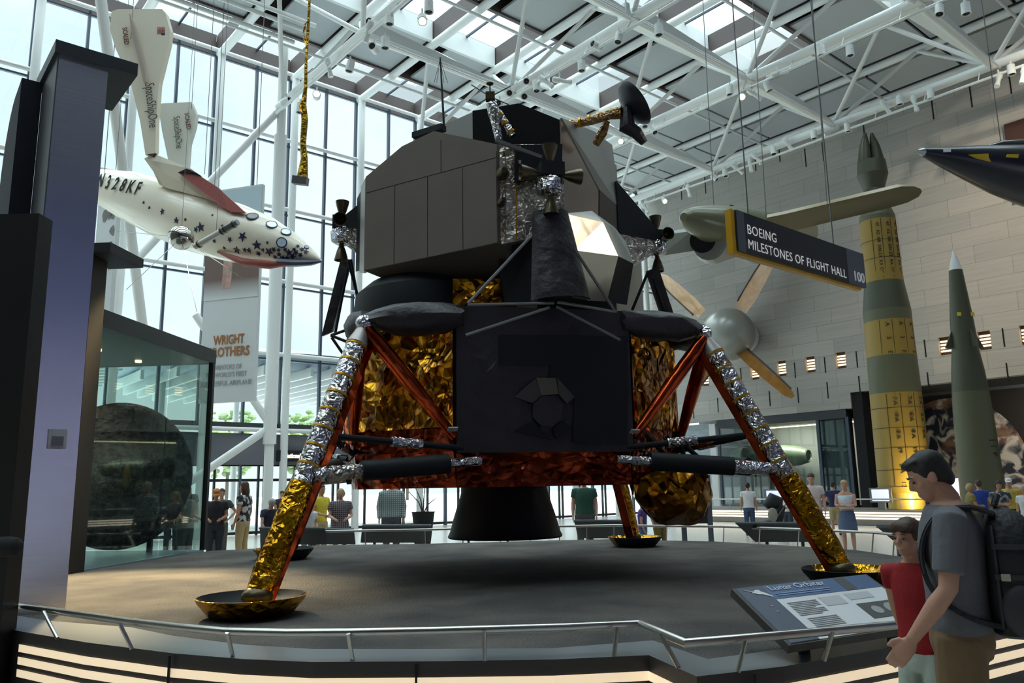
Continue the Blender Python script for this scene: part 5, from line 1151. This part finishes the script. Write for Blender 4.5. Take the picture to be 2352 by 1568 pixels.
for x, y, w_, h_, lb in ((1785, 1140, 44, 26, 'small bright information screen in front of the jet engine case'), (2022, 1137, 32, 26, 'grey kiosk with a bright screen left of the tall banded missile'), (2226, 1118, 90, 40, 'wide pale screen behind the visitors below the Earth picture')):
    c = at_pl(x, y, U, LPU + .4); s_ = c.y / FPX; t = thing('information_kiosk', lb, 'screen', flat(c, .57))
    MB().box(flat(c, (c.z + .57) / 2) + U * .06, (.1, w_ * s_ * .5, c.z - .57), U, Vv, ZZ).build('stand', mat('kiosk_grey', (110, 112, 116), .5), t, False)
    MB().box(c + U * .03, (.06, w_ * s_ * 1.25 * 1.25, h_ * s_ * 1.25), U, Vv, ZZ).build('housing', MATS['kiosk_grey'], t, False)
    MB().box(c - U * .005, (.02, w_ * s_ * 1.2, h_ * s_), U, Vv, ZZ).build('screen', SCRN, t, False)
sp_ = at_d(1615, 1230, 16.4)
pn = thing('information_stand', 'tall dark grey information stand behind the gold foil bag', 'sign', flat(sp_, 0))
for x in (1572, 1633): p = at_d(x, 1230, 16.6); MB().box(flat(p, .9), (.1, .06, 1.8)).build('post', SLABT, pn, False)
p = at_d(1602, 1150, 16.6); MB().box(p, (.5, .04, .9)).build('board', SLAB, pn, False)

vs_ = flat(at_d(972, 1200, 19.5), 0)
vz = thing('tall_planter', 'tall dark planter with bare stems standing by the entrance doors', 'planter', vs_)
MB().lathe([(.1, 0), (.14, .02), (.27, 1.05), (.29, 1.08), (.25, 1.07)], vs_, ZZ, 20, caps=False).build('pot', BLACKM, vz)
for dx, dz, k in ((-.35, .5, 1), (-.2, .62, 1), (.05, .7, 1), (.3, .35, 1)): MB().path([vs_ + ZZ * 1.0, vs_ + ZZ * (1.05 + dz * .5) + RT * dx * .3, vs_ + ZZ * (1.05 + dz) + RT * dx], [.02, .015, .008], 6).build('stem', BARK, vz)
# ------------------------------------------------------------------ people
SKN = [mat('skin_light', (192, 144, 122), .55), mat('skin_tan', (178, 128, 100), .55), mat('skin_dark', (112, 78, 60), .55)]
HAIRC = {'black': mat('hair_black', (34, 28, 26), .6), 'brown': mat('hair_brown', (70, 48, 34), .6), 'grey': mat('hair_grey', (168, 166, 162), .6), 'blond': mat('hair_blond', (168, 138, 96), .6)}
def remesh(o, vs, smooth=4):
    m = o.modifiers.new('skin', 'REMESH'); m.mode = 'VOXEL'; m.voxel_size = vs; m.use_smooth_shade = True
    s = o.modifiers.new('soft', 'SMOOTH'); s.factor = .5; s.iterations = smooth
    return o
ARMS = {'down': ((.235, -.03, 1.13), (.25, .05, .89)), 'fwd': ((.235, .03, 1.13), (.13, .28, 1.06)), 'cross': ((.225, .06, 1.15), (-.06, .22, 1.14)), 'hip': ((.37, -.07, 1.17), (.19, .06, 1.0)),
        'lean': ((.24, .16, 1.16), (.2, .34, .98)), 'up': ((.25, .12, 1.2), (.1, .22, 1.4)), 'behind': ((.25, -.1, 1.14), (.06, -.17, .95))}
def human(label, loc, head, H=1.74, top=(60, 60, 66), bottom=(50, 52, 60), hair='brown', hstyle='short', skin=0, arms=('down', 'down'), sleeve=.5, legs='pants', tilt=.15, yaw=0.0, lean=0.0, vox=.017, wide=1.0, topmat=None, cap=None, shoe=(40, 38, 38), detail=False, stride=.0, strap_top=False, hs=1.0):
    k = H / 1.75; root = thing('person', label, 'person', loc)
    root.rotation_euler = (0, 0, head); root['_w'] = (0, 0, 0)       # parts are modelled in the person's own axes (y is forward)
    sk = SKN[skin]
    Rl = Matrix.Rotation(-lean, 3, 'X')
    def up(p):           # upper body leans about the hips
        p = V3(p); h = V3((0, 0, .93)); return (h + Rl @ (p - h)) * k
    def lo(p): return V3(p) * k
    nb = V3((0, -.012, 1.50)); Rh = Matrix.Rotation(yaw, 3, 'Z') @ Matrix.Rotation(-tilt, 3, 'X')
    def hd(p): return up(nb + Rh @ ((V3(p) - nb) * hs))
    def hax(): return [(Rl @ Rh @ V3(a)) for a in ((1, 0, 0), (0, 1, 0), (0, 0, 1))]
    hx, hy, hz = hax()
    def he(mb, c, rx, ry, rz, nu=14, nv=10): mb.ell(hd(c), rx * k * hs, ry * k * hs, rz * k * hs, hx, hy, hz, nu, nv)
    W = wide
    TOR = [(.86, .15, .1), (.95, .165, .115), (1.06, .15, .108), (1.18, .158, .115), (1.29, .172, .12), (1.38, .18, .105), (1.44, .15, .085), (1.485, .075, .06)]
    def torso(mb, g, z0=0, z1=9):
        rings = []
        for z, rx, ry in TOR:
            if z < z0 or z > z1: continue
            rings.append([up((math.cos(2 * PI * i / 20) * (rx * W + g), math.sin(2 * PI * i / 20) * (ry * W + g) - .01, z)) for i in range(20)])
        mb.loft(rings)
    sh = [V3((s * .185 * (.5 + .5 * W), -.01, 1.405)) for s in (-1, 1)]
    A = []
    for i, s in enumerate((-1, 1)):
        e, w_ = ARMS[arms[i]] if isinstance(arms[i], str) else arms[i]; A.append((V3((e[0] * s * (.6 + .4 * W), e[1], e[2])), V3((w_[0] * s, w_[1], w_[2]))))
    body = MB(); torso(body, 0)
    for i, s in enumerate((-1, 1)):
        e, w_ = A[i]; S_ = sh[i]
        body.path([up(S_), up(S_.lerp(e, .3)), up(e), up(e.lerp(w_, .35)), up(w_)], [.052 * k, .05 * k, .04 * k, .042 * k, .027 * k], 10)
        d = (w_ - e).normalized(); x_ = V3((s, 0, 0)) - d * d.x * s; x_ = (x_.normalized() if x_.length > .1 else V3((0, 1, 0))); y_ = d.cross(x_)
        c = w_ + d * .05; R3 = Rl
        body.ell(up(c), .02 * k, .042 * k, .055 * k, Rl @ x_, Rl @ y_, Rl @ d, 10, 8)
        for f in range(4):
            b_ = w_ + d * .09 + y_ * (.032 - .021 * f); L_ = (.06, .072, .068, .05)[f]; m_ = b_ + d * L_ * .55 - x_ * .006; t_ = m_ + d * L_ * .45 - x_ * .02
            body.path([up(b_ - d * .03), up(m_), up(t_)], [.0105 * k, .0098 * k, .0085 * k], 6)
        tb = w_ + d * .03 + y_ * .035; body.path([up(tb), up(tb + d * .03 + y_ * .022), up(tb + d * .06 + y_ * .026)], [.013 * k, .012 * k, .0095 * k], 6)
        hp = V3((s * .09 * W, 0, .9)); kn = V3((s * .1, .02 + stride * s, .48)); an = V3((s * .105, -.01 + stride * s * 1.4, .08))
        body.path([lo(hp), lo(hp.lerp(kn, .4)), lo(kn), lo(kn.lerp(an, .3)), lo(an)], [.09 * k * W, .08 * k * W, .056 * k, .057 * k, .037 * k], 12)
        body.ell(lo(an + V3((0, .07, -.04))), .04 * k, .115 * k, .04 * k)
    body.path([up((0, -.02, 1.43)), up((0, -.014, 1.5)), hd((0, -.008, 1.585))], [.06 * k, .054 * k, .052 * k], 12)
    he(body, (0, -.008, 1.66), .075, .094, .09); he(body, (0, .028, 1.6), .058, .064, .08); he(body, (0, .062, 1.548), .03, .028, .026)
    body.path([hd((0, .088, 1.65)), hd((0, .106, 1.612)), hd((0, .09, 1.604))], [.009 * k, .0145 * k, .012 * k], 8)
    for s in (-1, 1): he(body, (s * .076, -.004, 1.625), .012, .024, .033, 8, 6)
    if detail:
        for s in (-1, 1): he(body, (s * .03, .078, 1.66), .024, .014, .008, 8, 6); he(body, (s * .04, .062, 1.61), .02, .02, .02, 8, 6)
        he(body, (0, .089, 1.573), .022, .01, .006, 8, 6); he(body, (0, .087, 1.562), .02, .011, .007, 8, 6)
    bo = body.build('body', sk, root); remesh(bo, vox if not detail else .0062, 4 if not detail else 6)
    if detail or vox < .02:
        for s in (-1, 1):
            m_ = MB(); he(m_, (s * .031, .083 if not detail else .0835, 1.638), .0105, .006, .0065, 8, 6); m_.build('eye', mat('eye_dark', (40, 32, 30), .3), root)
            m_ = MB(); m_.path([hd((s * .016, .092, 1.664)), hd((s * .032, .09, 1.669)), hd((s * .05, .078, 1.662))], [.003 * k, .004 * k, .002 * k], 6); m_.build('eyebrow', HAIRC[hair], root)
        m_ = MB(); he(m_, (0, .088, 1.568), .021, .008, .0045, 10, 6); m_.build('mouth', mat('lips', (158, 96, 90), .5), root)
    # clothes
    tm = topmat or mat('cloth_%d_%d_%d' % tuple(top), top, .85, var=.06, scale=10, bump=.25, bscale=9)
    bm_ = mat('cloth_%d_%d_%d' % tuple(bottom), bottom, .85, var=.06, scale=10, bump=.25, bscale=9)
    sh_m = MB(); z0 = .84 if legs != 'skirt' else .98
    rings = []
    for z, rx, ry in TOR:
        if z < z0 or (strap_top and z > 1.39): continue
        if z >= 1.48: rx, ry = .085, .07
        rings.append([up((math.cos(2 * PI * i / 24) * (rx * W + .016), math.sin(2 * PI * i / 24) * (ry * W + .016) - .01, z if z < 1.48 else 1.47)) for i in range(24)])
    sh_m.loft(rings)
    if sleeve > 0:
        for i in range(2):
            e, w_ = A[i]; S_ = sh[i]; t1 = min(1.0, sleeve)
            pts = [S_ + V3((-.05 * (-1 if i == 0 else 1), 0, .0)), S_, S_.lerp(e, t1 * .5), S_.lerp(e, t1)]; rs_ = [.07, .072, .068, .066]
            if sleeve > 1: pts += [e.lerp(w_, .3), e.lerp(w_, .95)]; rs_ += [.056, .042]
            sh_m.path([up(p) for p in pts], [r_ * k * (.45 + .55 * W) for r_ in rs_], 12)
    elif strap_top:
        for s in (-1, 1): sh_m.path([up((s * .07, .09, 1.3)), up((s * .085, .02, 1.475)), up((s * .07, -.11, 1.3))], .02 * k, 6)
    so = sh_m.build('shirt' if legs != 'dress' else 'dress_top', tm, root); remesh(so, vox * .9 if not detail else .009, 3)
    if legs in ('pants', 'shorts'):
        pn_ = MB(); pn_.loft([[lo((math.cos(2 * PI * i / 24) * (rx * W + .012), math.sin(2 * PI * i / 24) * (ry * W + .012) - .01, z)) for i in range(24)] for z, rx, ry in ((.80, .12, .1), (.86, .16, .115), (.96, .165, .115), (1.0, .158, .11))])
        for s in (-1, 1):
            hp = V3((s * .09 * W, 0, .9)); kn = V3((s * .1, .02 + stride * s, .48)); an = V3((s * .105, -.01 + stride * s * 1.4, .07))
            if legs == 'pants': pts, rs_ = [hp, hp.lerp(kn, .4), kn, kn.lerp(an, .4), an], [.1, .095, .074, .07, .062]
            else: pts, rs_ = [hp, hp.lerp(kn, .5), hp.lerp(kn, .93)], [.1, .098, .092]
            pn_.path([lo(p) for p in pts], [r_ * k * (W if j < 2 else 1) for j, r_ in enumerate(rs_)], 14)
        remesh(pn_.build('trousers' if legs == 'pants' else 'shorts', bm_, root), vox * .9 if not detail else .009, 3)
    else:
        zt = 1.02; rings = []
        for z, r_ in ((zt, .155), (.95, .18), (.8, .2), (.62, .215), (.52, .22)):
            rings.append([lo((math.cos(2 * PI * i / 24) * r_ * W, math.sin(2 * PI * i / 24) * r_ * W * .75 - .005, z)) for i in range(24)])
        MB().loft(rings).build('skirt', bm_ if legs == 'skirt' else tm, root)
    for s in (-1, 1):
        an = V3((s * .105, -.01 + stride * s * 1.4, .08)); m_ = MB(); m_.ell(lo(an + V3((0, .07, -.035))), .047 * k, .13 * k, .045 * k, nu=12, nv=8); m_.build('shoe', mat('shoe_%d' % shoe[0], shoe, .6), root)
    # hair
    hm = HAIRC[hair]
    if hstyle != 'bald':
        m_ = MB(); he(m_, (0, -.022, 1.682), .083, .098, .083)
        if hstyle in ('short', 'long', 'bob', 'fringe'): he(m_, (0, -.05, 1.64), .08, .07, .085)
        if hstyle == 'short' and detail: he(m_, (0, -.07, 1.60), .068, .042, .06); he(m_, (0, .03, 1.725), .07, .06, .03); [he(m_, (s * .07, .005, 1.665), .014, .035, .04) for s in (-1, 1)]
        if hstyle == 'fringe':
            he(m_, (0, .035, 1.715), .072, .062, .035); he(m_, (.03, .055, 1.70), .05, .04, .028); he(m_, (-.03, .055, 1.70), .05, .04, .028)
            for s in (-1, 1): he(m_, (s * .072, -.005, 1.655), .016, .045, .05)
        if hstyle == 'long': he(m_, (0, -.065, 1.55), .088, .055, .15); [he(m_, (s * .065, -.02, 1.57), .03, .05, .13) for s in (-1, 1)]
        if hstyle == 'bob': he(m_, (0, -.04, 1.63), .105, .09, .1)
        if hstyle == 'bun': he(m_, (0, -.11, 1.70), .04, .04, .04)
        remesh(m_.build('hair', hm, root), vox * .8 if not detail else .007, 2)
    if cap:
        m_ = MB(); m_.loft([[hd((math.cos(2 * PI * i / 18) * .088 * c_, math.sin(2 * PI * i / 18) * .104 * c_ - .012, z)) for i in range(18)] for z, c_ in ((1.675, 1.0), (1.715, .98), (1.75, .75), (1.768, .3))])
        m_.prism([hd((-.065, .08, 1.682)), hd((.065, .08, 1.682)), hd((.05, .155, 1.668)), hd((-.05, .155, 1.668))], hz * .008); m_.build('cap', mat('cap_%d_%d' % cap[:2], cap, .8), root)
    return root
def faceto(dx, dy): return math.atan2(-dx, dy)          # heading so that the person's forward axis points along (dx, dy)
def stand(x, y, H, D=None, foot=False):
    """ground point under a standing person whose crown is sighted at pixel (x, y)"""
    for Y in [D] if D else []:
        p = at_d(x, y, Y); return V3((p.x, p.y, 0)), p.z
def crowd(label, x, y, Y, dx, dy, **kw):
    p = at_d(x, y, Y); H = p.z / (1 - .0); H = max(1.0, min(1.9, H)) ; kw.setdefault('vox', .018)
    return human(label, V3((p.x, p.y, 0)), faceto(dx, dy), H=H, **kw)
def patmat(nm, a, b, kind):
    m = mat(nm, a, .85); t_ = m.node_tree; bs = t_.nodes['Principled BSDF']; tc_ = t_.nodes.new('ShaderNodeTexCoord')
    if kind == 'check':
        w1 = t_.nodes.new('ShaderNodeTexWave'); w1.inputs['Scale'].default_value = 7; w1.bands_direction = 'X'; w2 = t_.nodes.new('ShaderNodeTexWave'); w2.inputs['Scale'].default_value = 7; w2.bands_direction = 'Z'
        for w_ in (w1, w2): t_.links.new(tc_.outputs['Object'], w_.inputs['Vector'])
        mx_ = t_.nodes.new('ShaderNodeMath'); mx_.operation = 'MULTIPLY'; t_.links.new(w1.outputs['Fac'], mx_.inputs[0]); t_.links.new(w2.outputs['Fac'], mx_.inputs[1]); f = mx_.outputs[0]; p0, p1 = .1, .5
    else:
        n_1 = t_.nodes.new('ShaderNodeTexNoise'); n_1.inputs['Scale'].default_value = 11; t_.links.new(tc_.outputs['Object'], n_1.inputs['Vector']); f = n_1.outputs['Fac']; p0, p1 = .48, .54
    r_ = t_.nodes.new('ShaderNodeValToRGB'); r_.color_ramp.elements[0].position = p0; r_.color_ramp.elements[1].position = p1
    r_.color_ramp.elements[0].color = (*lin(b), 1); r_.color_ramp.elements[1].color = (*lin(a), 1); t_.links.new(f, r_.inputs[0]); t_.links.new(r_.outputs[0], bs.inputs['Base Color']); return m
CHK = patmat('checked_shirt', (176, 182, 180), (112, 122, 122), 'check'); PLD = patmat('plaid_black', (44, 38, 40), (128, 116, 118), 'check'); FLR = patmat('floral_blouse', (190, 188, 184), (38, 38, 44), 'noise'); FLR2 = patmat('floral_grey', (150, 156, 158), (60, 64, 74), 'noise')
# visitors along the far rail, left to right (they face the lander)
crowd('person with grey hair behind the glass case, far left of the back rail', 400, 1100, 22.3, .5, -1, top=(70, 66, 64), hair='grey', skin=1)
crowd('person in a blue cap seen through the end of the glass case', 432, 1096, 20.8, .5, -1, top=(64, 62, 66), cap=(40, 62, 104), skin=1)
crowd('broad person in a grey-olive shirt behind the glass case post', 430, 1117, 17.6, .9, -.3, top=(112, 112, 104), bottom=(60, 60, 64), hair='black', arms=('fwd', 'fwd'), wide=1.15)
crowd('person in black shirt and orange cap beside the glass case', 498, 1122, 18.3, .3, -1, top=(34, 34, 40), bottom=(44, 46, 58), cap=(176, 110, 56), skin=1, arms=('fwd', 'fwd'), wide=1.15, tilt=.4)
crowd('person with hands on hips behind the orange-capped visitor', 510, 1122, 20.0, .5, -1, top=(70, 68, 62), bottom=(70, 66, 60), hair='black', arms=('hip', 'hip'), skin=1)
crowd('woman with long brown hair in a black and white floral blouse', 562, 1106, 18.4, -.9, .2, topmat=FLR, bottom=(176, 150, 108), hair='brown', hstyle='long', skin=1, tilt=.1)
crowd('grey-haired person in navy stooping over a panel by the silver strut', 618, 1141, 17.6, .7, -.9, top=(40, 40, 62), bottom=(60, 58, 70), hair='grey', arms=('lean', 'lean'), lean=.25, tilt=.35)
crowd('small distant person in a dark suit near the entrance doors', 648, 1127, 27.5, .4, -1, top=(44, 48, 60), bottom=(44, 48, 60), hair='black', skin=1, vox=.022)
crowd('person in a white T-shirt stooping behind the gold left strut', 708, 1150, 18.2, .6, -.7, top=(206, 208, 208), bottom=(120, 116, 112), hair='grey', arms=('fwd', 'lean'), lean=.2, tilt=.5)
crowd('person in a yellow shirt just right of the gold left strut', 738, 1112, 18.8, .8, -.6, top=(214, 194, 60), bottom=(180, 156, 120), hair='brown', skin=1, arms=('fwd', 'fwd'))
crowd('woman in a black and white plaid dress holding a dark jacket', 783, 1122, 17.9, .25, -1, topmat=PLD, legs='dress', hair='blond', hstyle='bob', arms=('fwd', 'fwd'), wide=1.12)
crowd('man in a grey checkered shirt behind the back rail', 900, 1094, 18.4, .15, -1, topmat=CHK, bottom=(70, 72, 80), hair='grey', sleeve=1.2, arms=('down', 'down'), wide=1.12, skin=1)
crowd('man in a dark green polo shirt right of the engine bell', 1340, 1090, 18.6, -.1, -1, top=(34, 72, 58), bottom=(70, 68, 66), hair='brown', arms=('down', 'down'), wide=1.15)
crowd('child in a purple T-shirt beside the far right footpad', 1474, 1146, 17.6, .8, -.2, top=(84, 52, 130), bottom=(70, 110, 140), hair='brown', hstyle='short', arms=('down', 'down'))
crowd('person in black and olive standing behind the gold foil bag', 1512, 1128, 18.6, .4, -1, top=(26, 26, 30), bottom=(110, 92, 40), hair='black', wide=1.15)
crowd('distant man in a white T-shirt and blue jeans, back turned', 1716, 1108, 25.5, .25, 1, top=(214, 214, 216), bottom=(58, 78, 110), hair='black', skin=1)
crowd('person in a white T-shirt and dark shorts beside the stroller', 1806, 1122, 24.5, -.6, -.5, top=(216, 216, 216), bottom=(58, 62, 70), legs='shorts', hair='black', arms=('fwd', 'down'), skin=1)
crowd('tall man in a pale pink T-shirt behind the right silver strut', 1862, 1086, 19.5, -.5, -1, top=(208, 190, 186), bottom=(96, 116, 130), legs='shorts', hair='brown', tilt=.35)
crowd('person in a navy T-shirt and khaki shorts facing the stone wall', 1912, 1106, 25.0, .5, .9, top=(36, 44, 84), bottom=(176, 156, 116), legs='shorts', hair='black', arms=('fwd', 'down'))
wk = crowd('woman in a white tank top and blue skirt with folded arms', 1938, 1102, 18.6, -.6, -1, top=(206, 214, 224), bottom=(84, 98, 126), legs='skirt', hair='blond', hstyle='bun', sleeve=0, strap_top=True, arms=('cross', 'cross'), tilt=.3)
crowd('woman with fair curly hair and headband in an olive top', 2226, 1110, 19.5, .9, -.2, top=(132, 118, 66), bottom=(90, 84, 60), hair='blond', hstyle='bob', skin=1, arms=('cross', 'cross'), cap=None)
crowd('person in a royal blue shirt among the visitors at the right', 2246, 1102, 20.5, .2, 1, top=(34, 66, 150), bottom=(60, 62, 70), hair='brown')
crowd('woman with curly black hair and grey floral top, arms folded', 2292, 1104, 19.0, -.4, -1, topmat=FLR2, bottom=(30, 30, 34), legs='shorts', hair='black', hstyle='bob', arms=('cross', 'cross'), skin=1)
crowd('person in a yellow shirt and white cap behind the curly-haired woman', 2316, 1098, 20.6, -.6, -.8, top=(196, 170, 76), bottom=(34, 34, 40), hair='black', cap=(216, 216, 220), legs='shorts')
crowd('white-haired person in white cut off by the right edge', 2352, 1112, 18.0, -.8, -.5, top=(200, 200, 198), bottom=(60, 64, 60), hair='grey', skin=1)
crowd('small dark-haired child at the right edge beside the backpack', 2346, 1196, 9.5, -.9, -.3, top=(84, 112, 122), bottom=(60, 60, 70), hair='brown', hstyle='fringe', skin=1, vox=.014)

# stroller
so = thing('stroller', 'black folding stroller with grey bag standing near the white T-shirt visitors', 'stroller', flat(at_d(1770, 1195, 23.3), 0))
S0 = flat(at_d(1768, 1195, 23.3), 0); rr_ = V3((RT.x, RT.y, 0)).normalized(); bk_ = V3((FW.x, FW.y, 0)).normalized()
SBLK = mat('stroller_black', (28, 28, 32), .7)
for s in (-1, 1):
    MB().path([S0 + rr_ * -.4 + bk_ * .22 * s + ZZ * .08, S0 + rr_ * .1 + bk_ * .22 * s + ZZ * .6, S0 + rr_ * .45 + bk_ * .22 * s + ZZ * 1.05], .016, 8).build('frame_tube', RODG, so)
    MB().path([S0 + rr_ * .35 + bk_ * .22 * s + ZZ * .08, S0 + rr_ * .05 + bk_ * .22 * s + ZZ * .6], .016, 8).build('frame_tube', RODG, so)
    for x in (-.4, .35): MB().lathe([(.02, -.02), (.09, -.025), (.09, .025), (.02, .02)], S0 + rr_ * x + bk_ * .24 * s + ZZ * .09, bk_, 14).build('wheel', SBLK, so)
MB().prism([S0 + rr_ * a_ + ZZ * z_ - bk_ * .2 for a_, z_ in ((-.3, .3), (.2, .28), (.3, .5), (.42, .95), (.25, 1.0), (.1, .6), (-.25, .48))], bk_ * .4).build('seat', SBLK, so)
MB().path([S0 + rr_ * -.1 + ZZ * .95, S0 + rr_ * .1 + ZZ * 1.12, S0 + rr_ * .34 + ZZ * 1.02], [.1, .22, .18], 12).build('hood', SBLK, so)
MB().ell(S0 + rr_ * .02 + ZZ * .72 - bk_ * .24, .14, .1, .2).build('bag', mat('bag_grey', (140, 134, 124), .8), so)

# ---- man with the backpack and boy in red, right foreground
hp_ = at_d(2136, 1078, 3.2); MZ = hp_.z
MX, MYY, MHD = 2.045, 3.88, faceto(-.90, .43)
man = human('man in a grey T-shirt and tan shorts with a black backpack, looking down', V3((MX, MYY, 0)), MHD, H=1.80, top=(104, 104, 110), bottom=(120, 98, 70), hair='black', hstyle='short', skin=0,
            arms=(((.23, .03, 1.12), (.21, .19, .90)), ((.22, -.04, 1.13), (.22, -.02, .89))), sleeve=.78, legs='shorts', tilt=.5, yaw=.12, hs=.9, detail=True, wide=1.04)
def mp(p): return p
BKM = mat('backpack_black', (30, 30, 36), .65, bump=.3, bscale=30); BKG = mat('backpack_grey', (52, 50, 56), .6); 
bk = thing('backpack', 'black backpack with grey trim worn by the man in the right foreground', 'backpack', (MX, MYY, 0)); bk.rotation_euler = (0, 0, MHD); bk['_w'] = (0, 0, 0)
def bring(z, rx, ry, y0): return [V3((math.copysign(abs(math.cos(2 * PI * i / 28)) ** .55, math.cos(2 * PI * i / 28)) * rx, y0 + math.copysign(abs(math.sin(2 * PI * i / 28)) ** .55, math.sin(2 * PI * i / 28)) * ry, z)) for i in range(28)]
MB().loft([bring(z, rx, ry, y0) for z, rx, ry, y0 in ((.93, .1, .07, -.24), (.95, .155, .11, -.25), (1.1, .17, .13, -.265), (1.3, .165, .12, -.26), (1.42, .14, .1, -.25), (1.48, .09, .06, -.23), (1.5, .03, .02, -.22))]).build('main_bag', BKM, bk)
MB().loft([bring(z, rx, ry, y0) for z, rx, ry, y0 in ((.97, .09, .04, -.385), (.99, .125, .06, -.39), (1.12, .13, .065, -.395), (1.2, .12, .055, -.39), (1.24, .07, .03, -.385))]).build('front_pocket', BKM, bk)
MB().path([V3((-.135, -.39, 1.0)), V3((-.14, -.38, 1.2)), V3((-.12, -.36, 1.36)), V3((0, -.345, 1.43)), V3((.12, -.36, 1.36)), V3((.14, -.38, 1.2)), V3((.135, -.39, 1.0))], .012, 8).build('piping', BKG, bk)
MB().path([V3((-.11, -.452, 1.2)), V3((0, -.458, 1.225)), V3((.11, -.452, 1.2))], .008, 8).build('zip', BKG, bk)
MB().box(V3((-.12, -.40, 1.18)), (.03, .02, .035)).build('tag', mat('tag_pale', (176, 170, 150), .6), bk, False)
MB().path([V3((-.04, -.2, 1.5)), V3((-.03, -.22, 1.55)), V3((.03, -.22, 1.55)), V3((.04, -.2, 1.5))], .012, 8).build('carry_loop', BKM, bk)
MB().ell(V3((-.165, -.25, 1.06)), .035, .08, .11).build('side_pocket', BKG, bk)
for z in (1.2, 1.33): MB().box(V3((-.168, -.26, z)), (.012, .2, .022)).build('compression_strap', BKG, bk, False)
MB().box(V3((-.178, -.2, 1.2)), (.01, .035, .03)).build('tag', mat('tag_pale', (176, 170, 150), .6), bk, False)
for y in (-.17, -.345): MB().path([V3((-.15, y, .98)), V3((-.166, y, 1.1)), V3((-.162, y, 1.3)), V3((-.135, y, 1.42))], .007, 6).build('piping', BKG, bk)
for s in (-1, 1):
    pts = [V3((s * .09, -.19, 1.47)), V3((s * .11, -.1, 1.5)), V3((s * .12, .01, 1.485)), V3((s * .125, .085, 1.41)), V3((s * .13, .124, 1.28)), V3((s * .155, .09, 1.13)), V3((s * .172, -.03, 1.03)), V3((s * .13, -.18, .98))]
    raw = pts; pts = []
    for i in range(7):
        p0, p1, p2, p3 = raw[max(i - 1, 0)], raw[i], raw[i + 1], raw[min(i + 2, 7)]
        for q_ in range(4):
            t_ = q_ / 4; pts.append(.5 * (2 * p1 + (p2 - p0) * t_ + (2 * p0 - 5 * p1 + 4 * p2 - p3) * t_ ** 2 + (3 * p1 - p0 - 3 * p2 + p3) * t_ ** 3))
    pts.append(raw[7]); NL = len(pts) - 1
    mb = MB(); rings = []
    for i, p in enumerate(pts):
        t = (pts[min(i + 1, NL)] - pts[max(i - 1, 0)]).normalized(); wv = V3((1, 0, 0)); nv = t.cross(wv).normalized(); w2 = .034 if i < 18 else .014
        rings.append([p + wv * (a_ * w2) + nv * (b_ * .011) for a_, b_ in ((-1, -1), (1, -1), (1, 1), (-1, 1))])
    mb.loft(rings); mb.build('strap', BKM, bk)
    MB().path([p + V3((.034 * s, 0, .004)) for p in pts[:19]], .005, 6).build('strap_piping', BKG, bk)
boy = human('boy with brown hair in a red T-shirt standing against the man with the backpack', V3((2.10, 4.38, 0)), faceto(-.80, -.62), H=1.425, top=(146, 20, 26), bottom=(176, 190, 180), hair='brown', hstyle='fringe', skin=0,
            arms=(((.25, -.03, 1.13), (.26, .03, .89)), ((.21, -.12, 1.14), (.16, -.2, .93))), sleeve=.36, legs='pants', tilt=.12, yaw=-.15, detail=True, wide=.76)
# ------------------------------------------------------------------ lamps of the hall
light('case_spot', 'SPOT', flat(C1, 5.0) + cx * .5 - cyv * .3, 5000, (1.0, .8, .45), at_z(260, 1350, DECK), spot_size=math.radians(60), spot_blend=.9, shadow_soft_size=.15)
light('missile_uplight', 'AREA', flat(mx0 - FW * 2.0, .8), 150, (1.0, .82, .35), flat(mx0, 4.5), shape='DISK', size=.5)
light('mural_light', 'AREA', UV(TU + 2.5, 10, 5.4), 130, (1, .93, .84), UV(GB, 9.5, 2.4), shape='RECTANGLE', size=4, size_y=.4)
light('engine_case_light', 'AREA', UV(TU + 1.0, 22, 4.4), 200, (1, .95, .85), UV(TU + 2.0, 22, 0), shape='RECTANGLE', size=4, size_y=.3)
for k in range(3):
    p = C1 + cx * (.8 + k * 1.3) + cyv * 1.2; light('case_downlight', 'SPOT', flat(p, gz - .06), 90, (1, .88, .68), flat(p, 0) - cyv * .2, spot_size=math.radians(85), spot_blend=.8, shadow_soft_size=.06)
# two of the truss spotlights are lit on the lander and the jet
light('truss_spot_lander', 'SPOT', UV(11.4, .5, 15.5), 2600, (1.0, .86, .66), at_d(1365, 540, 9.45), spot_size=math.radians(4.6), spot_blend=.5, shadow_soft_size=.1)
light('truss_spot_wall', 'SPOT', UV(24.0, 3.0, 15.3), 6000, (1.0, .88, .7), UV(36, 9, 12), spot_size=math.radians(60), spot_blend=1, shadow_soft_size=.2)
# ------------------------------------------------------------------ telling look-alikes apart
ORD = ['first', 'second', 'third', 'fourth', 'fifth', 'sixth', 'seventh', 'eighth', 'ninth', 'tenth', 'eleventh', 'twelfth', 'thirteenth', 'fourteenth', 'fifteenth', 'sixteenth']
def xpix(o):
    p = o.matrix_basis.translation - V3((0, 0, CZ)); return 1176 + FPX * p.dot(RT) / p.dot(FW)
def ordinal(names, fmt, key=xpix):
    byl = {}
    for o in COL.objects:
        if o.parent is None and o.name.split('.')[0] in names and 'label' in o: byl.setdefault(o['label'], []).append(o)
    for lb, os_ in byl.items():
        if len(os_) < 2: continue
        os_.sort(key=key)
        for i, o in enumerate(os_): o['label'] = fmt(ORD[i], lb)
ordinal(['spotlight'], lambda n, lb: lb.replace('white spotlight', 'white spotlight, %s from the left' % n))
ordinal(['wall_light'], lambda n, lb: 'square recessed warm wall light in the stone wall, %s of the row from the left' % n)
ordinal(['tree'], lambda n, lb: lb.replace('seen through the glass', 'beyond the glass wall, %s from the left' % n).replace(' beyond the plaza', ''))
